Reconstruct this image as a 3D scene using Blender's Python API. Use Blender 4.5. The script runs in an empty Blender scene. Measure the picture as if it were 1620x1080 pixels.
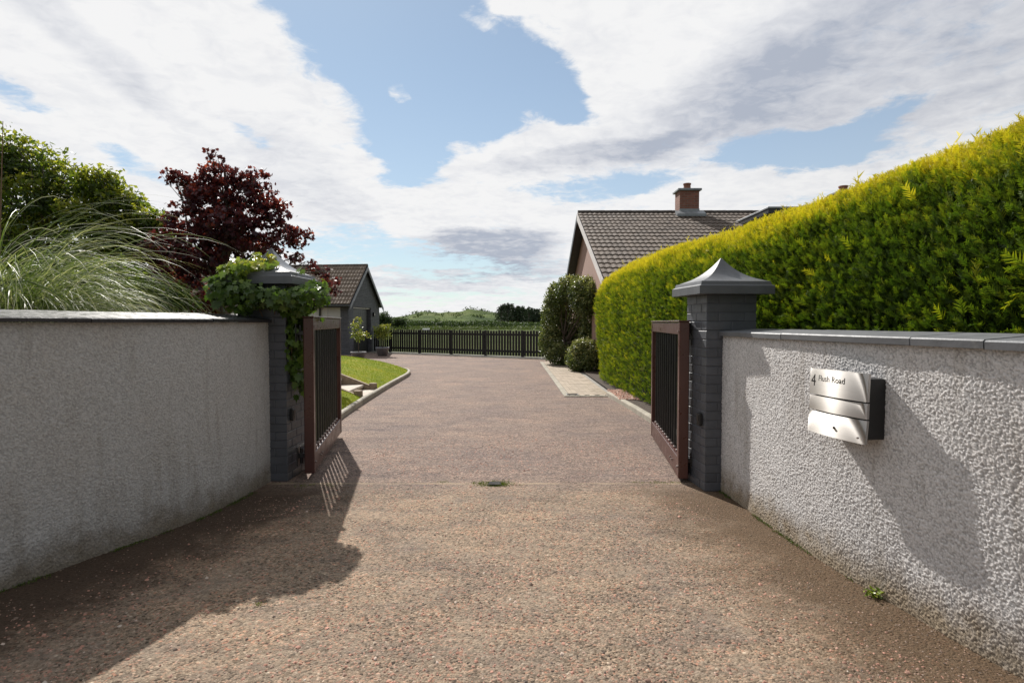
import bpy, math, random
import numpy as np
from mathutils import Vector, Matrix

random.seed(7)
RNG = np.random.default_rng(11)
S = bpy.context.scene
COL = S.collection
R = math.radians

# ------------------------------------------------------------------ camera
F = 920.0                      # focal length in pixels of the 1620 px wide photograph
HC = 1.45                      # eye height
cam_d = bpy.data.cameras.new('camera')
cam_d.sensor_width = 36.0
cam_d.lens = 36.0 * F / 1620.0
cam_d.clip_end = 6000.0
cam_d.clip_start = 0.05
cam = bpy.data.objects.new('camera', cam_d)
COL.objects.link(cam)
cam.location = (0, 0, HC)
cam.rotation_euler = (R(90 - 1.87), 0, 0)
S.camera = cam

# ------------------------------------------------------------------ light
SUN_AZ = R(-22.0)              # left of the view direction
SUN_EL = R(39.5)
sd = bpy.data.lights.new('sun', 'SUN')
sd.energy = 5.0
sd.angle = R(0.53)
sd.color = (1.0, 0.95, 0.88)
sun = bpy.data.objects.new('sun', sd)
COL.objects.link(sun)
to_sun = Vector((math.sin(SUN_AZ) * math.cos(SUN_EL), math.cos(SUN_AZ) * math.cos(SUN_EL), math.sin(SUN_EL)))
sun.rotation_euler = to_sun.to_track_quat('Z', 'Y').to_euler()
sun.location = (-10, 20, 30)

S.view_settings.view_transform = 'Standard'
S.view_settings.look = 'None'
S.view_settings.exposure = 0.38
S.view_settings.gamma = 1.0
S.view_settings.use_curve_mapping = False

# ------------------------------------------------------------------ node helpers
class NT:
    def __init__(self, tree):
        self.t = tree
        self.n = tree.nodes
        self.l = tree.links
    def node(self, kind, **kw):
        n = self.n.new(kind)
        for k, v in kw.items():
            if k == 'inp':
                for i, val in v.items():
                    self.put(n.inputs[i], val)
            else:
                setattr(n, k, v)
        return n
    def put(self, sock, val):
        if isinstance(val, bpy.types.NodeSocket):
            self.l.new(val, sock)
        else:
            if sock.type == 'RGBA' and len(val) == 3:
                val = (*val, 1.0)
            sock.default_value = val
    def math(self, op, a, b=0.0, c=None, clamp=False):
        n = self.node('ShaderNodeMath', operation=op, use_clamp=clamp)
        self.put(n.inputs[0], a)
        self.put(n.inputs[1], b)
        if c is not None:
            self.put(n.inputs[2], c)
        return n.outputs[0]
    def mix(self, fac, a, b, mode='MIX'):
        n = self.node('ShaderNodeMix', data_type='RGBA', blend_type=mode)
        self.put(n.inputs[0], fac)
        self.put(n.inputs[6], a)
        self.put(n.inputs[7], b)
        return n.outputs[2]
    def ramp(self, fac, stops, interp='LINEAR'):
        n = self.node('ShaderNodeValToRGB')
        n.color_ramp.interpolation = interp
        el = n.color_ramp.elements
        while len(el) > 1:
            el.remove(el[-1])
        el[0].position = stops[0][0]
        c = stops[0][1]
        el[0].color = (*c, 1) if not isinstance(c, (int, float)) else (c, c, c, 1)
        for p, c in stops[1:]:
            e = el.new(p)
            e.color = (*c, 1) if not isinstance(c, (int, float)) else (c, c, c, 1)
        self.put(n.inputs[0], fac)
        return n.outputs[0]
    def noise(self, vec, scale, detail=4, rough=0.55, dist=0.0):
        n = self.node('ShaderNodeTexNoise', inp={'Vector': vec, 'Scale': scale, 'Detail': detail, 'Roughness': rough, 'Distortion': dist})
        return n.outputs[0]
    def mapr(self, v, a, b, c=0.0, d=1.0, smooth=True):
        n = self.node('ShaderNodeMapRange', interpolation_type='SMOOTHSTEP' if smooth else 'LINEAR')
        for i, x in enumerate((v, a, b, c, d)):
            self.put(n.inputs[i], x)
        return n.outputs[0]

# ------------------------------------------------------------------ world: sky with cloud layer
W = bpy.data.worlds.new('World')
S.world = W
W.use_nodes = True
nt = NT(W.node_tree)
nt.n.clear()
SKY_STRENGTH = 0.072
sky = nt.node('ShaderNodeTexSky', sky_type='NISHITA', sun_disc=False)
sky.sun_elevation = SUN_EL
sky.sun_rotation = SUN_AZ
sky.air_density = 1.0
sky.dust_density = 0.15
sky.ozone_density = 1.6
tc = nt.node('ShaderNodeTexCoord').outputs['Generated']
sx = nt.node('ShaderNodeSeparateXYZ', inp={0: tc})
X_, Y_, Z_ = sx.outputs
az = nt.math('ARCTAN2', X_, Y_)
hor = nt.math('SQRT', nt.math('ADD', nt.math('MULTIPLY', X_, X_), nt.math('MULTIPLY', Y_, Y_)))
el = nt.math('ARCTAN2', Z_, hor)
ae = nt.node('ShaderNodeCombineXYZ', inp={0: az, 1: el}).outputs[0]
zz = nt.math('ADD', nt.math('MAXIMUM', Z_, 0.0), 0.10)
plane = nt.node('ShaderNodeCombineXYZ', inp={0: nt.math('DIVIDE', X_, zz), 1: nt.math('DIVIDE', Y_, zz), 2: 0.0}).outputs[0]
warp = nt.noise(plane, 1.3, 6, 0.62, 0.3)
warp2 = nt.noise(nt.node('ShaderNodeVectorMath', operation='ADD', inp={0: plane, 1: (31.0, 7.0, 3.0)}).outputs[0], 1.3, 6, 0.62, 0.3)
wv = nt.node('ShaderNodeCombineXYZ', inp={0: nt.math('MULTIPLY', nt.math('SUBTRACT', warp, 0.5), 0.16), 1: nt.math('MULTIPLY', nt.math('SUBTRACT', warp2, 0.5), 0.10)}).outputs[0]
aew = nt.node('ShaderNodeVectorMath', operation='ADD', inp={0: ae, 1: wv}).outputs[0]

def blob(px, py, rx, ry, rot=0.0, vec=None):
    """soft patch of sky: direction given by photograph pixel, radii in pixels, turned by rot degrees"""
    u, v = (px - 810) / F, (510 - py) / F
    a0 = math.atan(u)
    e0 = math.atan(v * math.cos(a0))
    k = 1.0 / F * math.cos(a0) ** 1.5
    m = nt.node('ShaderNodeMapping', vector_type='TEXTURE')
    m.inputs['Location'].default_value = (a0, e0, 0)
    m.inputs['Rotation'].default_value = (0, 0, R(rot))
    m.inputs['Scale'].default_value = (rx * k, ry * k, 1)
    nt.put(m.inputs['Vector'], vec if vec is not None else aew)
    g = nt.node('ShaderNodeTexGradient', gradient_type='SPHERICAL', inp={0: m.outputs[0]})
    return nt.mapr(g.outputs['Fac'], 0.0, 0.7)

def total(items, vec=None):
    acc = None
    for (w, *b) in items:
        t = nt.math('MULTIPLY', blob(*b, vec=vec), w)
        acc = t if acc is None else nt.math('ADD', acc, t)
    return acc

holes = total([
    (1.1, 560, -60, 300, 190, -42), (1.15, 690, 110, 250, 130, -25), (0.9, 640, 235, 100, 75, -30),
    (0.8, 560, -330, 500, 230, -20), (0.95, 870, 132, 150, 48, -38),
    (1.0, 1270, 232, 200, 46, 0), (0.6, 1385, 190, 100, 40, 10),
    (0.62, 940, 296, 170, 30, 4), (0.6, 560, 385, 150, 48, 0), (0.5, 40, 150, 75, 26, -20),
    (0.45, 215, 262, 110, 24, -20), (0.45, 400, 215, 60, 20, -30), (0.6, 1150, 370, 230, 26, 0),
    (0.5, 700, 420, 150, 26, 0), (0.45, 690, 470, 240, 14, 0),
    (0.8, -700, 200, 420, 120, 20), (0.8, 2500, 150, 500, 130, -20)])
puffs = total([(1.35, 634, 142, 46, 30, -40), (0.65, 725, 35, 110, 24, -10), (0.8, 840, 15, 90, 14, 5), (0.40, 250, 120, 620, 330, -30), (0.30, 1250, 60, 700, 300, 12), (0.25, 820, 350, 420, 90, 0), (0.2, 760, 480, 900, 60, 0), (0.75, 860, 235, 210, 50, 8), (0.35, 1040, 60, 190, 90, 20), (0.5, 900, 20, 110, 40, -30), (0.35, 640, 330, 200, 50, -20), (0.55, 1180, 300, 190, 26, 6)])
n1 = nt.noise(plane, 2.2, 9, 0.6, 0.25)
n2 = nt.noise(plane, 10.0, 9, 0.68, 0.5)
nn = nt.math('ADD', nt.math('MULTIPLY', nt.math('SUBTRACT', n1, 0.5), 1.35), nt.math('MULTIPLY', nt.math('SUBTRACT', n2, 0.5), 1.25))
cov = nt.math('ADD', nt.math('SUBTRACT', nt.math('ADD', nn, 0.20), holes), puffs)
alpha = nt.mapr(cov, -0.24, 0.36)
# behind and beside the camera cloud is set sparser, to lower the fill light
shade_b = total([
    (0.62, 1430, 70, 620, 190, 12), (0.35, 1150, 150, 380, 90, 22), (0.38, 130, 60, 330, 45, -32), (0.35, 480, 285, 170, 70, -35),
    (0.9, 775, 392, 170, 40, 2), (0.8, 760, 425, 220, 22, 0), (0.5, 930, 250, 240, 24, 4), (0.35, 1500, 190, 300, 50, 10), (0.4, 640, 450, 300, 20, 0)])
n3 = nt.noise(plane, 3.4, 8, 0.6, 0.5)
n4 = nt.noise(plane, 12.0, 6, 0.6, 0.6)
shade = nt.math('ADD', shade_b, nt.math('ADD', nt.math('MULTIPLY', nt.math('SUBTRACT', n3, 0.47), 1.0), nt.math('MULTIPLY', nt.math('SUBTRACT', n4, 0.48), 0.75)), clamp=True)
ccol = nt.ramp(shade, [(0.0, (9.7, 9.7, 9.75)), (0.3, (8.6, 8.7, 9.0)), (0.75, (6.4, 6.65, 7.3)), (1.0, (4.7, 5.15, 6.1))])
# clouds seen toward the sun are brightest, those on the far side of the sky are duller
dsun = nt.node('ShaderNodeVectorMath', operation='DOT_PRODUCT', inp={0: tc, 1: tuple(to_sun)}).outputs['Value']
ccol = nt.mix(1.0, ccol, nt.ramp(nt.mapr(dsun, -0.6, 0.75, 0, 1, False), [(0.0, 0.42), (1.0, 1.0)]), 'MULTIPLY')
skyc = nt.mix(1.0, sky.outputs[0], (0.86, 1.04, 1.06), 'MULTIPLY')
thin = nt.math('ADD', 0.28, nt.math('MULTIPLY', 0.25, nt.mapr(el, 0.45, 0.0)))
skyh = nt.mix(thin, skyc, (8.0, 8.3, 8.8))
final = nt.mix(alpha, skyh, ccol)
bg = nt.node('ShaderNodeBackground', inp={0: final, 1: SKY_STRENGTH})
wo = nt.node('ShaderNodeOutputWorld')
nt.l.new(bg.outputs[0], wo.inputs[0])

# ------------------------------------------------------------------ materials
def material(name):
    m = bpy.data.materials.new(name)
    m.use_nodes = True
    t = NT(m.node_tree)
    t.n.clear()
    out = t.node('ShaderNodeOutputMaterial')
    bs = t.node('ShaderNodeBsdfPrincipled')
    t.l.new(bs.outputs[0], out.inputs[0])
    t.bs, t.out = bs, out
    t.obj = t.node('ShaderNodeTexCoord').outputs['Object']
    t.pos = t.node('ShaderNodeNewGeometry').outputs['Position']
    return m, t

def bump(t, height, strength=0.5, dist=0.01, normal=None):
    b = t.node('ShaderNodeBump', inp={'Strength': strength, 'Distance': dist, 'Height': height})
    if normal is not None:
        t.l.new(normal, b.inputs['Normal'])
    return b.outputs[0]

def simple(name, col, rough=0.6, metal=0.0, var=0.12, nscale=6.0, bscale=60.0, bstr=0.2, bdist=0.003, coat=0.0, dirt=None):
    m, t = material(name)
    n = t.noise(t.pos, nscale, 5, 0.6)
    lo = tuple(c * (1 - var) for c in col)
    hi = tuple(min(1, c * (1 + var)) for c in col)
    c = t.ramp(n, [(0.3, lo), (0.7, hi)])
    oi = t.node('ShaderNodeObjectInfo').outputs['Random']
    c = t.mix(1.0, c, t.ramp(oi, [(0, 0.9), (1, 1.08)]), 'MULTIPLY')
    if dirt:
        d = t.mapr(t.noise(t.pos, dirt[1], 6, 0.65), dirt[2], dirt[3])
        c = t.mix(d, c, dirt[0])
    t.put(t.bs.inputs['Base Color'], c)
    t.put(t.bs.inputs['Roughness'], t.mapr(t.noise(t.pos, nscale * 3, 4), 0.3, 0.7, rough - 0.07, min(1, rough + 0.07)))
    t.put(t.bs.inputs['Metallic'], metal)
    t.put(t.bs.inputs['Normal'], bump(t, t.noise(t.pos, bscale, 5, 0.6), bstr, bdist))
    return m

M = {}
M['brick_paint'] = simple('dark grey painted brick', (0.082, 0.087, 0.099), 0.42, var=0.14, bscale=45, bstr=0.55, bdist=0.004, dirt=((0.11, 0.10, 0.09), 5, 0.6, 0.85))
M['mortar_paint'] = simple('painted mortar', (0.070, 0.074, 0.084), 0.6, bscale=80, bstr=0.6)
M['cap'] = simple('dark grey cast cap', (0.10, 0.105, 0.115), 0.45, var=0.15, bscale=90, bstr=0.25, bdist=0.002, dirt=((0.17, 0.17, 0.165), 7, 0.62, 0.8))
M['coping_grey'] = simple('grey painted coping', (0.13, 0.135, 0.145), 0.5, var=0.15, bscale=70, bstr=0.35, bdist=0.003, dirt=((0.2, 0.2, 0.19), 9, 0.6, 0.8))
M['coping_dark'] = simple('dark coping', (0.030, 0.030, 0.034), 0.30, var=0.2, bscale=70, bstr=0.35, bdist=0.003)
M['gate_brown'] = simple('maroon brown gate paint', (0.070, 0.026, 0.021), 0.33, var=0.10, nscale=3, bscale=14, bstr=0.06, bdist=0.002, dirt=((0.10, 0.06, 0.05), 2.5, 0.55, 0.8))
M['black_metal'] = simple('black painted metal', (0.012, 0.012, 0.013), 0.35)
M['black_plastic'] = simple('black plastic', (0.012, 0.012, 0.012), 0.4, bscale=200, bstr=0.4)
M['bolt'] = simple('dull bolt steel', (0.35, 0.30, 0.28), 0.45, metal=0.8)
M['timber_dark'] = simple('dark stained fence timber', (0.010, 0.0075, 0.006), 0.7, var=0.4, bscale=30, bstr=0.4)
M['sleeper'] = simple('weathered timber sleeper', (0.27, 0.20, 0.135), 0.85, var=0.3, nscale=14, bscale=40, bstr=0.6, bdist=0.006)
M['kerb'] = simple('pale concrete kerb', (0.32, 0.29, 0.235), 0.9, var=0.2, nscale=5, bscale=80, bstr=0.5, bdist=0.004, dirt=((0.2, 0.18, 0.12), 4, 0.55, 0.75))
M['slab'] = simple('concrete step slab', (0.50, 0.44, 0.37), 0.9, var=0.15, bscale=80, bstr=0.4, bdist=0.003)
M['paver'] = simple('buff block paver', (0.34, 0.28, 0.215), 0.9, var=0.2, nscale=3, bscale=90, bstr=0.4, bdist=0.003, dirt=((0.24, 0.19, 0.12), 1.2, 0.5, 0.75))
M['strip'] = simple('pale chipped strip', (0.24, 0.225, 0.20), 0.95, var=0.2, nscale=3, bscale=120, bstr=0.6, bdist=0.004)
M['soil'] = simple('dark soil', (0.055, 0.038, 0.026), 1.0, var=0.5, nscale=20, bscale=40, bstr=1.0, bdist=0.02)
M['house_pink'] = simple('dusky pink render', (0.27, 0.165, 0.135), 0.9, var=0.06, bscale=120, bstr=0.5, bdist=0.004)
M['white_trim'] = simple('off white trim', (0.62, 0.58, 0.56), 0.5)
M['dark_trim'] = simple('dark trim board', (0.022, 0.023, 0.026), 0.4)
M['grey_trim'] = simple('grey fascia board', (0.18, 0.19, 0.21), 0.45)
M['garage_render'] = simple('light grey render', (0.50, 0.50, 0.48), 0.9, var=0.06, bscale=60, bstr=0.7, bdist=0.01)
M['lead'] = simple('lead flashing', (0.22, 0.235, 0.25), 0.5, metal=0.3, var=0.25)
M['clay'] = simple('clay chimney pot', (0.26, 0.11, 0.07), 0.8, var=0.2)
M['tile_brown'] = simple('brown concrete roof tile', (0.105, 0.078, 0.060), 0.85, var=0.35, nscale=2.5, bscale=60, bstr=0.5, bdist=0.006, dirt=((0.19, 0.165, 0.135), 5.0, 0.58, 0.75))
M['tile_ridge'] = simple('dark ridge tile', (0.055, 0.045, 0.038), 0.85, var=0.3)
M['tile_warm'] = simple('warm brown roof tile', (0.165, 0.125, 0.095), 0.85, var=0.3, nscale=2.0, bscale=60, bstr=0.5, bdist=0.006, dirt=((0.26, 0.21, 0.16), 4.0, 0.55, 0.75))
M['bark'] = simple('grey brown bark', (0.09, 0.07, 0.055), 0.95, var=0.3, nscale=10, bscale=25, bstr=0.9, bdist=0.02)
M['pot'] = simple('grey plastic pot', (0.17, 0.17, 0.185), 0.55)
M['letter_black'] = simple('black lettering', (0.012, 0.012, 0.012), 0.5)
M['white_paint'] = simple('white paint', (0.75, 0.75, 0.75), 0.5)
M['twig'] = simple('thin twig', (0.16, 0.10, 0.06), 0.9)

def brick_mat(name, brick, mortar, scale=1.0):
    m, t = material(name)
    b = t.node('ShaderNodeTexBrick', inp={'Color1': brick, 'Color2': tuple(c * 0.75 for c in brick), 'Mortar': mortar, 'Scale': scale, 'Mortar Size': 0.008, 'Brick Width': 0.225, 'Row Height': 0.075, 'Mortar Smooth': 0.2})
    s = t.node('ShaderNodeSeparateXYZ', inp={0: t.obj})
    v = t.node('ShaderNodeCombineXYZ', inp={0: t.math('ADD', s.outputs[0], s.outputs[1]), 1: s.outputs[2]}).outputs[0]
    t.put(b.inputs['Vector'], v)
    c = t.mix(1.0, b.outputs[0], t.ramp(t.noise(t.pos, 7, 5), [(0.3, 0.8), (0.7, 1.15)]), 'MULTIPLY')
    t.put(t.bs.inputs['Base Color'], c)
    t.put(t.bs.inputs['Roughness'], 0.75)
    h = t.math('ADD', t.math('SUBTRACT', 1.0, b.outputs['Fac']), t.math('MULTIPLY', t.noise(t.pos, 60, 4), 0.4))
    t.put(t.bs.inputs['Normal'], bump(t, h, 0.8, 0.008))
    return m
M['garage_brick'] = brick_mat('grey painted brickwork', (0.10, 0.105, 0.12), (0.06, 0.062, 0.07))
M['chimney_brick'] = brick_mat('red chimney brickwork', (0.24, 0.09, 0.06), (0.20, 0.15, 0.12))

# roughcast render: the granules are geometry, this adds the finest grain and dirt
def roughcast(name, base, warm, low_dirt, pit=0.5):
    m, t = material(name)
    at = t.node('ShaderNodeAttribute', attribute_name='tint').outputs['Fac']
    c = t.ramp(at, [(0.0, tuple(x * pit for x in base)), (0.3, tuple(x * 0.85 for x in base)), (1.0, tuple(min(1, x * 1.12) for x in base))])
    c = t.mix(t.mapr(t.noise(t.pos, 1.6, 5, 0.6), 0.42, 0.72, 0, 0.45), c, warm, 'MULTIPLY')
    s = t.node('ShaderNodeSeparateXYZ', inp={0: t.pos})
    dirtn = t.math('ADD', s.outputs[2], t.math('MULTIPLY', t.math('SUBTRACT', t.noise(t.pos, 7, 6, 0.65), 0.5), 0.35))
    c = t.mix(t.mapr(dirtn, 0.27, 0.0, 0.0, 0.95), c, low_dirt, 'MULTIPLY')
    str_v = t.node('ShaderNodeVectorMath', operation='MULTIPLY', inp={0: t.pos, 1: (3.0, 3.0, 0.45)}).outputs[0]
    c = t.mix(t.mapr(t.noise(str_v, 3.0, 5, 0.6), 0.52, 0.72, 0, 0.5), c, (0.62, 0.585, 0.53), 'MULTIPLY')
    t.put(t.bs.inputs['Base Color'], c)
    t.put(t.bs.inputs['Roughness'], 0.85)
    t.put(t.bs.inputs['Specular IOR Level'], 0.35)
    t.put(t.bs.inputs['Normal'], bump(t, t.noise(t.pos, 170, 5, 0.7), 0.9, 0.004))
    return m
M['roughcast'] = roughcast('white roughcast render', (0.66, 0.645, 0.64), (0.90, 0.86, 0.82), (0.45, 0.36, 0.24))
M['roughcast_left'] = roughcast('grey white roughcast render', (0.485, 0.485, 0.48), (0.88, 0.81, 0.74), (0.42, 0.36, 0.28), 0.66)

# drive surface
def drive_mat():
    m, t = material('chipped tarmac drive')
    p = t.pos
    s = t.node('ShaderNodeSeparateXYZ', inp={0: p})
    edge = t.math('ADD', s.outputs[1], t.math('MULTIPLY', t.math('SUBTRACT', t.noise(p, 3, 4), 0.5), 0.25))
    inner = t.mapr(edge, 4.75, 5.45)
    chips = t.node('ShaderNodeTexVoronoi', feature='F1', inp={'Vector': p, 'Scale': 85.0, 'Randomness': 1.0})
    chips2 = t.node('ShaderNodeTexVoronoi', feature='F1', inp={'Vector': p, 'Scale': 170.0, 'Randomness': 1.0})
    rnd = t.node('ShaderNodeSeparateColor', inp={0: chips.outputs['Color']})
    rnd2 = t.node('ShaderNodeSeparateColor', inp={0: chips2.outputs['Color']})
    c_out = t.ramp(rnd.outputs[0], [(0.0, (0.045, 0.036, 0.03)), (0.09, (0.14, 0.105, 0.075)), (0.3, (0.225, 0.18, 0.138)), (0.70, (0.27, 0.22, 0.17)), (0.88, (0.33, 0.23, 0.17)), (0.95, (0.34, 0.18, 0.125)), (1.0, (0.42, 0.37, 0.30))])
    c_in = t.ramp(rnd.outputs[0], [(0.0, (0.06, 0.05, 0.048)), (0.2, (0.14, 0.115, 0.10)), (0.45, (0.205, 0.165, 0.145)), (0.7, (0.235, 0.185, 0.16)), (0.88, (0.28, 0.20, 0.17)), (1.0, (0.36, 0.31, 0.27))])
    fine = t.ramp(rnd2.outputs[0], [(0, 0.6), (0.5, 1.0), (1, 1.3)])
    c = t.mix(inner, c_out, c_in)
    c = t.mix(0.8, c, fine, 'MULTIPLY')
    # worn patches of bare binder
    bare = t.mapr(t.noise(p, 2.6, 8, 0.66), 0.42, 0.68, 0.0, 0.50)
    c = t.mix(bare, c, t.mix(inner, (0.245, 0.205, 0.165), (0.19, 0.158, 0.138)))
    c = t.mix(1.0, c, t.ramp(t.noise(p, 0.9, 6, 0.65), [(0.3, (0.80, 0.80, 0.84)), (0.5, (1.0, 0.98, 0.96)), (0.7, (1.18, 1.12, 1.05))]), 'MULTIPLY')
    c = t.mix(t.mapr(t.noise(p, 1.7, 6, 0.7, 0.6), 0.60, 0.78, 0.0, 0.6), c, (0.55, 0.53, 0.55), 'MULTIPLY')
    sv = t.node('ShaderNodeVectorMath', operation='MULTIPLY', inp={0: p, 1: (0.8, 2.6, 1.0)}).outputs[0]
    c = t.mix(1.0, c, t.ramp(t.noise(sv, 2.2, 8, 0.72, 0.8), [(0.34, (0.78, 0.78, 0.83)), (0.5, (1.0, 1.0, 1.0)), (0.66, (1.20, 1.15, 1.12))]), 'MULTIPLY')
    c = t.mix(1.0, c, t.ramp(t.noise(p, 28, 4, 0.8), [(0.35, 0.7), (0.65, 1.28)]), 'MULTIPLY')
    sv2 = t.node('ShaderNodeVectorMath', operation='MULTIPLY', inp={0: p, 1: (1.0, 0.75, 1.0)}).outputs[0]
    c = t.mix(inner, c, t.mix(1.0, c, t.ramp(t.noise(sv2, 14.0, 6, 0.8), [(0.36, (0.84, 0.82, 0.83)), (0.64, (1.17, 1.16, 1.15))]), 'MULTIPLY'))
    # damp soil and litter along both walls; the left band also carries painted shade
    xr = t.math('ADD', s.outputs[0], t.math('MULTIPLY', t.math('SUBTRACT', t.noise(p, 3.2, 8, 0.78), 0.5), 1.5))
    xw = t.math('ADD', xr, t.math('MULTIPLY', s.outputs[1], 0.12))
    g = t.math('MULTIPLY', t.mapr(xw, 1.25, 2.15), t.math('SUBTRACT', 1.0, inner))
    grit0 = t.ramp(t.noise(p, 75, 5, 0.8), [(0.35, 0.45), (0.65, 1.7)])
    c = t.mix(t.math('MULTIPLY', g, 0.88), c, t.mix(1.0, (0.080, 0.052, 0.030), grit0, 'MULTIPLY'))
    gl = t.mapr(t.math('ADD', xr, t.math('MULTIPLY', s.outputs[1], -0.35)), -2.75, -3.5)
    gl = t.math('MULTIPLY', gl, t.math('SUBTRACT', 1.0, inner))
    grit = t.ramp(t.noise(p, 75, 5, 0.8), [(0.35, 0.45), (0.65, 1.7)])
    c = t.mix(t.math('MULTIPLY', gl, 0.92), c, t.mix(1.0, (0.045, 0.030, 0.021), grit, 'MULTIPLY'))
    # joint line across the drive at the gate
    wob = t.math('ADD', s.outputs[1], t.math('MULTIPLY', t.math('SUBTRACT', t.noise(p, 6, 4), 0.5), 0.05))
    line = t.mapr(t.math('ABSOLUTE', t.math('SUBTRACT', wob, 5.2)), 0.012, 0.03, 1.0, 0.0)
    c = t.mix(t.math('MULTIPLY', line, t.mapr(t.noise(p, 3, 4), 0.35, 0.6, 0.1, 0.7)), c, (0.34, 0.27, 0.19))
    c = t.mix(1.0, c, t.mix(inner, (1.0, 0.975, 0.935), (1.02, 0.985, 0.95)), 'MULTIPLY')
    t.put(t.bs.inputs['Base Color'], c)
    t.put(t.bs.inputs['Roughness'], 0.88)
    t.put(t.bs.inputs['Specular IOR Level'], 0.18)
    h = t.math('ADD', t.math('MULTIPLY', t.math('SUBTRACT', 1.0, t.math('MULTIPLY', chips.outputs['Distance'], 1.6)), rnd.outputs[1]), t.math('MULTIPLY', t.noise(p, 140, 4, 0.7), 0.8))
    h = t.math('MULTIPLY', h, t.math('SUBTRACT', 1.0, t.math('MULTIPLY', bare, 0.8)))
    t.put(t.bs.inputs['Normal'], bump(t, h, 0.9, 0.007))
    return m
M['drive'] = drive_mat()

def ground_mat():
    m, t = material('meadow ground')
    n = t.noise(t.pos, 0.05, 6, 0.6)
    c = t.ramp(n, [(0.3, (0.06, 0.085, 0.025)), (0.5, (0.095, 0.12, 0.038)), (0.7, (0.16, 0.16, 0.065))])
    c = t.mix(1.0, c, t.ramp(t.noise(t.pos, 1.5, 6, 0.7), [(0.3, 0.7), (0.7, 1.3)]), 'MULTIPLY')
    t.put(t.bs.inputs['Base Color'], c)
    t.put(t.bs.inputs['Roughness'], 0.95)
    t.put(t.bs.inputs['Specular IOR Level'], 0.05)
    t.put(t.bs.inputs['Normal'], bump(t, t.noise(t.pos, 5, 6, 0.7), 0.8, 0.1))
    return m
M['meadow'] = ground_mat()

def dune_mat():
    m, t = material('grassy dunes')
    n = t.noise(t.pos, 0.035, 8, 0.62, 0.4)
    c = t.ramp(n, [(0.3, (0.035, 0.06, 0.02)), (0.44, (0.06, 0.09, 0.026)), (0.55, (0.10, 0.135, 0.042)), (0.75, (0.17, 0.175, 0.075))])
    c = t.mix(t.mapr(t.noise(t.pos, 0.12, 6, 0.7), 0.55, 0.66, 0, 0.8), c, (0.035, 0.055, 0.022))
    t.put(t.bs.inputs['Base Color'], c)
    t.put(t.bs.inputs['Roughness'], 0.95)
    t.put(t.bs.inputs['Specular IOR Level'], 0.05)
    t.put(t.bs.inputs['Normal'], bump(t, t.noise(t.pos, 0.3, 7, 0.7), 1.0, 1.5))
    return m
M['dune'] = dune_mat()

def lawn_mat():
    m, t = material('mown lawn')
    c = t.ramp(t.noise(t.pos, 1.4, 6, 0.65), [(0.3, (0.12, 0.17, 0.010)), (0.5, (0.20, 0.235, 0.014)), (0.7, (0.31, 0.27, 0.03))])
    c = t.mix(1.0, c, t.ramp(t.noise(t.pos, 60, 4, 0.7), [(0.3, 0.6), (0.7, 1.3)]), 'MULTIPLY')
    t.put(t.bs.inputs['Base Color'], c)
    t.put(t.bs.inputs['Roughness'], 0.9)
    t.put(t.bs.inputs['Specular IOR Level'], 0.08)
    t.put(t.bs.inputs['Normal'], bump(t, t.noise(t.pos, 90, 5, 0.7), 0.9, 0.02))
    return m
M['lawn'] = lawn_mat()

def leaf_mat(name, stops, trans=0.35, rough=0.45, tgain=1.3, var=0.3, spec=0.4):
    m, t = material(name)
    at = t.node('ShaderNodeAttribute', attribute_name='tint').outputs['Fac']
    c = t.ramp(at, stops)
    oi = t.node('ShaderNodeObjectInfo').outputs['Random']
    c = t.mix(1.0, c, t.ramp(oi, [(0, 1 - var * 0.5), (1, 1 + var * 0.5)]), 'MULTIPLY')
    t.put(t.bs.inputs['Base Color'], c)
    t.put(t.bs.inputs['Roughness'], rough)
    t.put(t.bs.inputs['Specular IOR Level'], spec)
    tr = t.node('ShaderNodeBsdfTranslucent', inp={0: t.mix(1.0, c, (tgain, tgain * 1.05, tgain * 0.5), 'MULTIPLY')})
    mx = t.node('ShaderNodeMixShader', inp={0: trans})
    t.l.new(t.bs.outputs[0], mx.inputs[1])
    t.l.new(tr.outputs[0], mx.inputs[2])
    t.l.new(mx.outputs[0], t.out.inputs[0])
    return m
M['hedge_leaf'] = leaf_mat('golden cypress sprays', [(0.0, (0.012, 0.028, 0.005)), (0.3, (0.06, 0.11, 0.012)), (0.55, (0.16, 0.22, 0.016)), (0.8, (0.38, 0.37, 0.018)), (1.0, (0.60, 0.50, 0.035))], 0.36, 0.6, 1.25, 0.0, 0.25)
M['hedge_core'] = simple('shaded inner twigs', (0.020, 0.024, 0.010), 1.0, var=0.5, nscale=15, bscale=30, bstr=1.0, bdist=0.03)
M['maple_leaf'] = leaf_mat('copper maple leaves', [(0.0, (0.022, 0.008, 0.014)), (0.5, (0.052, 0.012, 0.021)), (0.85, (0.11, 0.018, 0.025)), (1.0, (0.22, 0.04, 0.033))], 0.38, 0.42, 1.9, 0.0)
M['green_leaf'] = leaf_mat('green tree leaves', [(0.0, (0.02, 0.04, 0.008)), (0.5, (0.05, 0.078, 0.014)), (0.8, (0.11, 0.145, 0.02)), (1.0, (0.25, 0.25, 0.04))], 0.42, 0.5, 1.7, 0.0)
M['ivy_leaf'] = leaf_mat('ivy leaves', [(0.0, (0.02, 0.045, 0.009)), (0.4, (0.055, 0.10, 0.017)), (0.7, (0.13, 0.20, 0.03)), (0.9, (0.28, 0.33, 0.05)), (1.0, (0.42, 0.38, 0.07))], 0.3, 0.35, 1.5, 0.5)
M['shrub_leaf'] = leaf_mat('variegated shrub leaves', [(0.0, (0.04, 0.06, 0.02)), (0.5, (0.09, 0.12, 0.035)), (0.75, (0.22, 0.24, 0.09)), (1.0, (0.5, 0.47, 0.25))], 0.25, 0.38, 1.3, 0.0)
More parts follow.
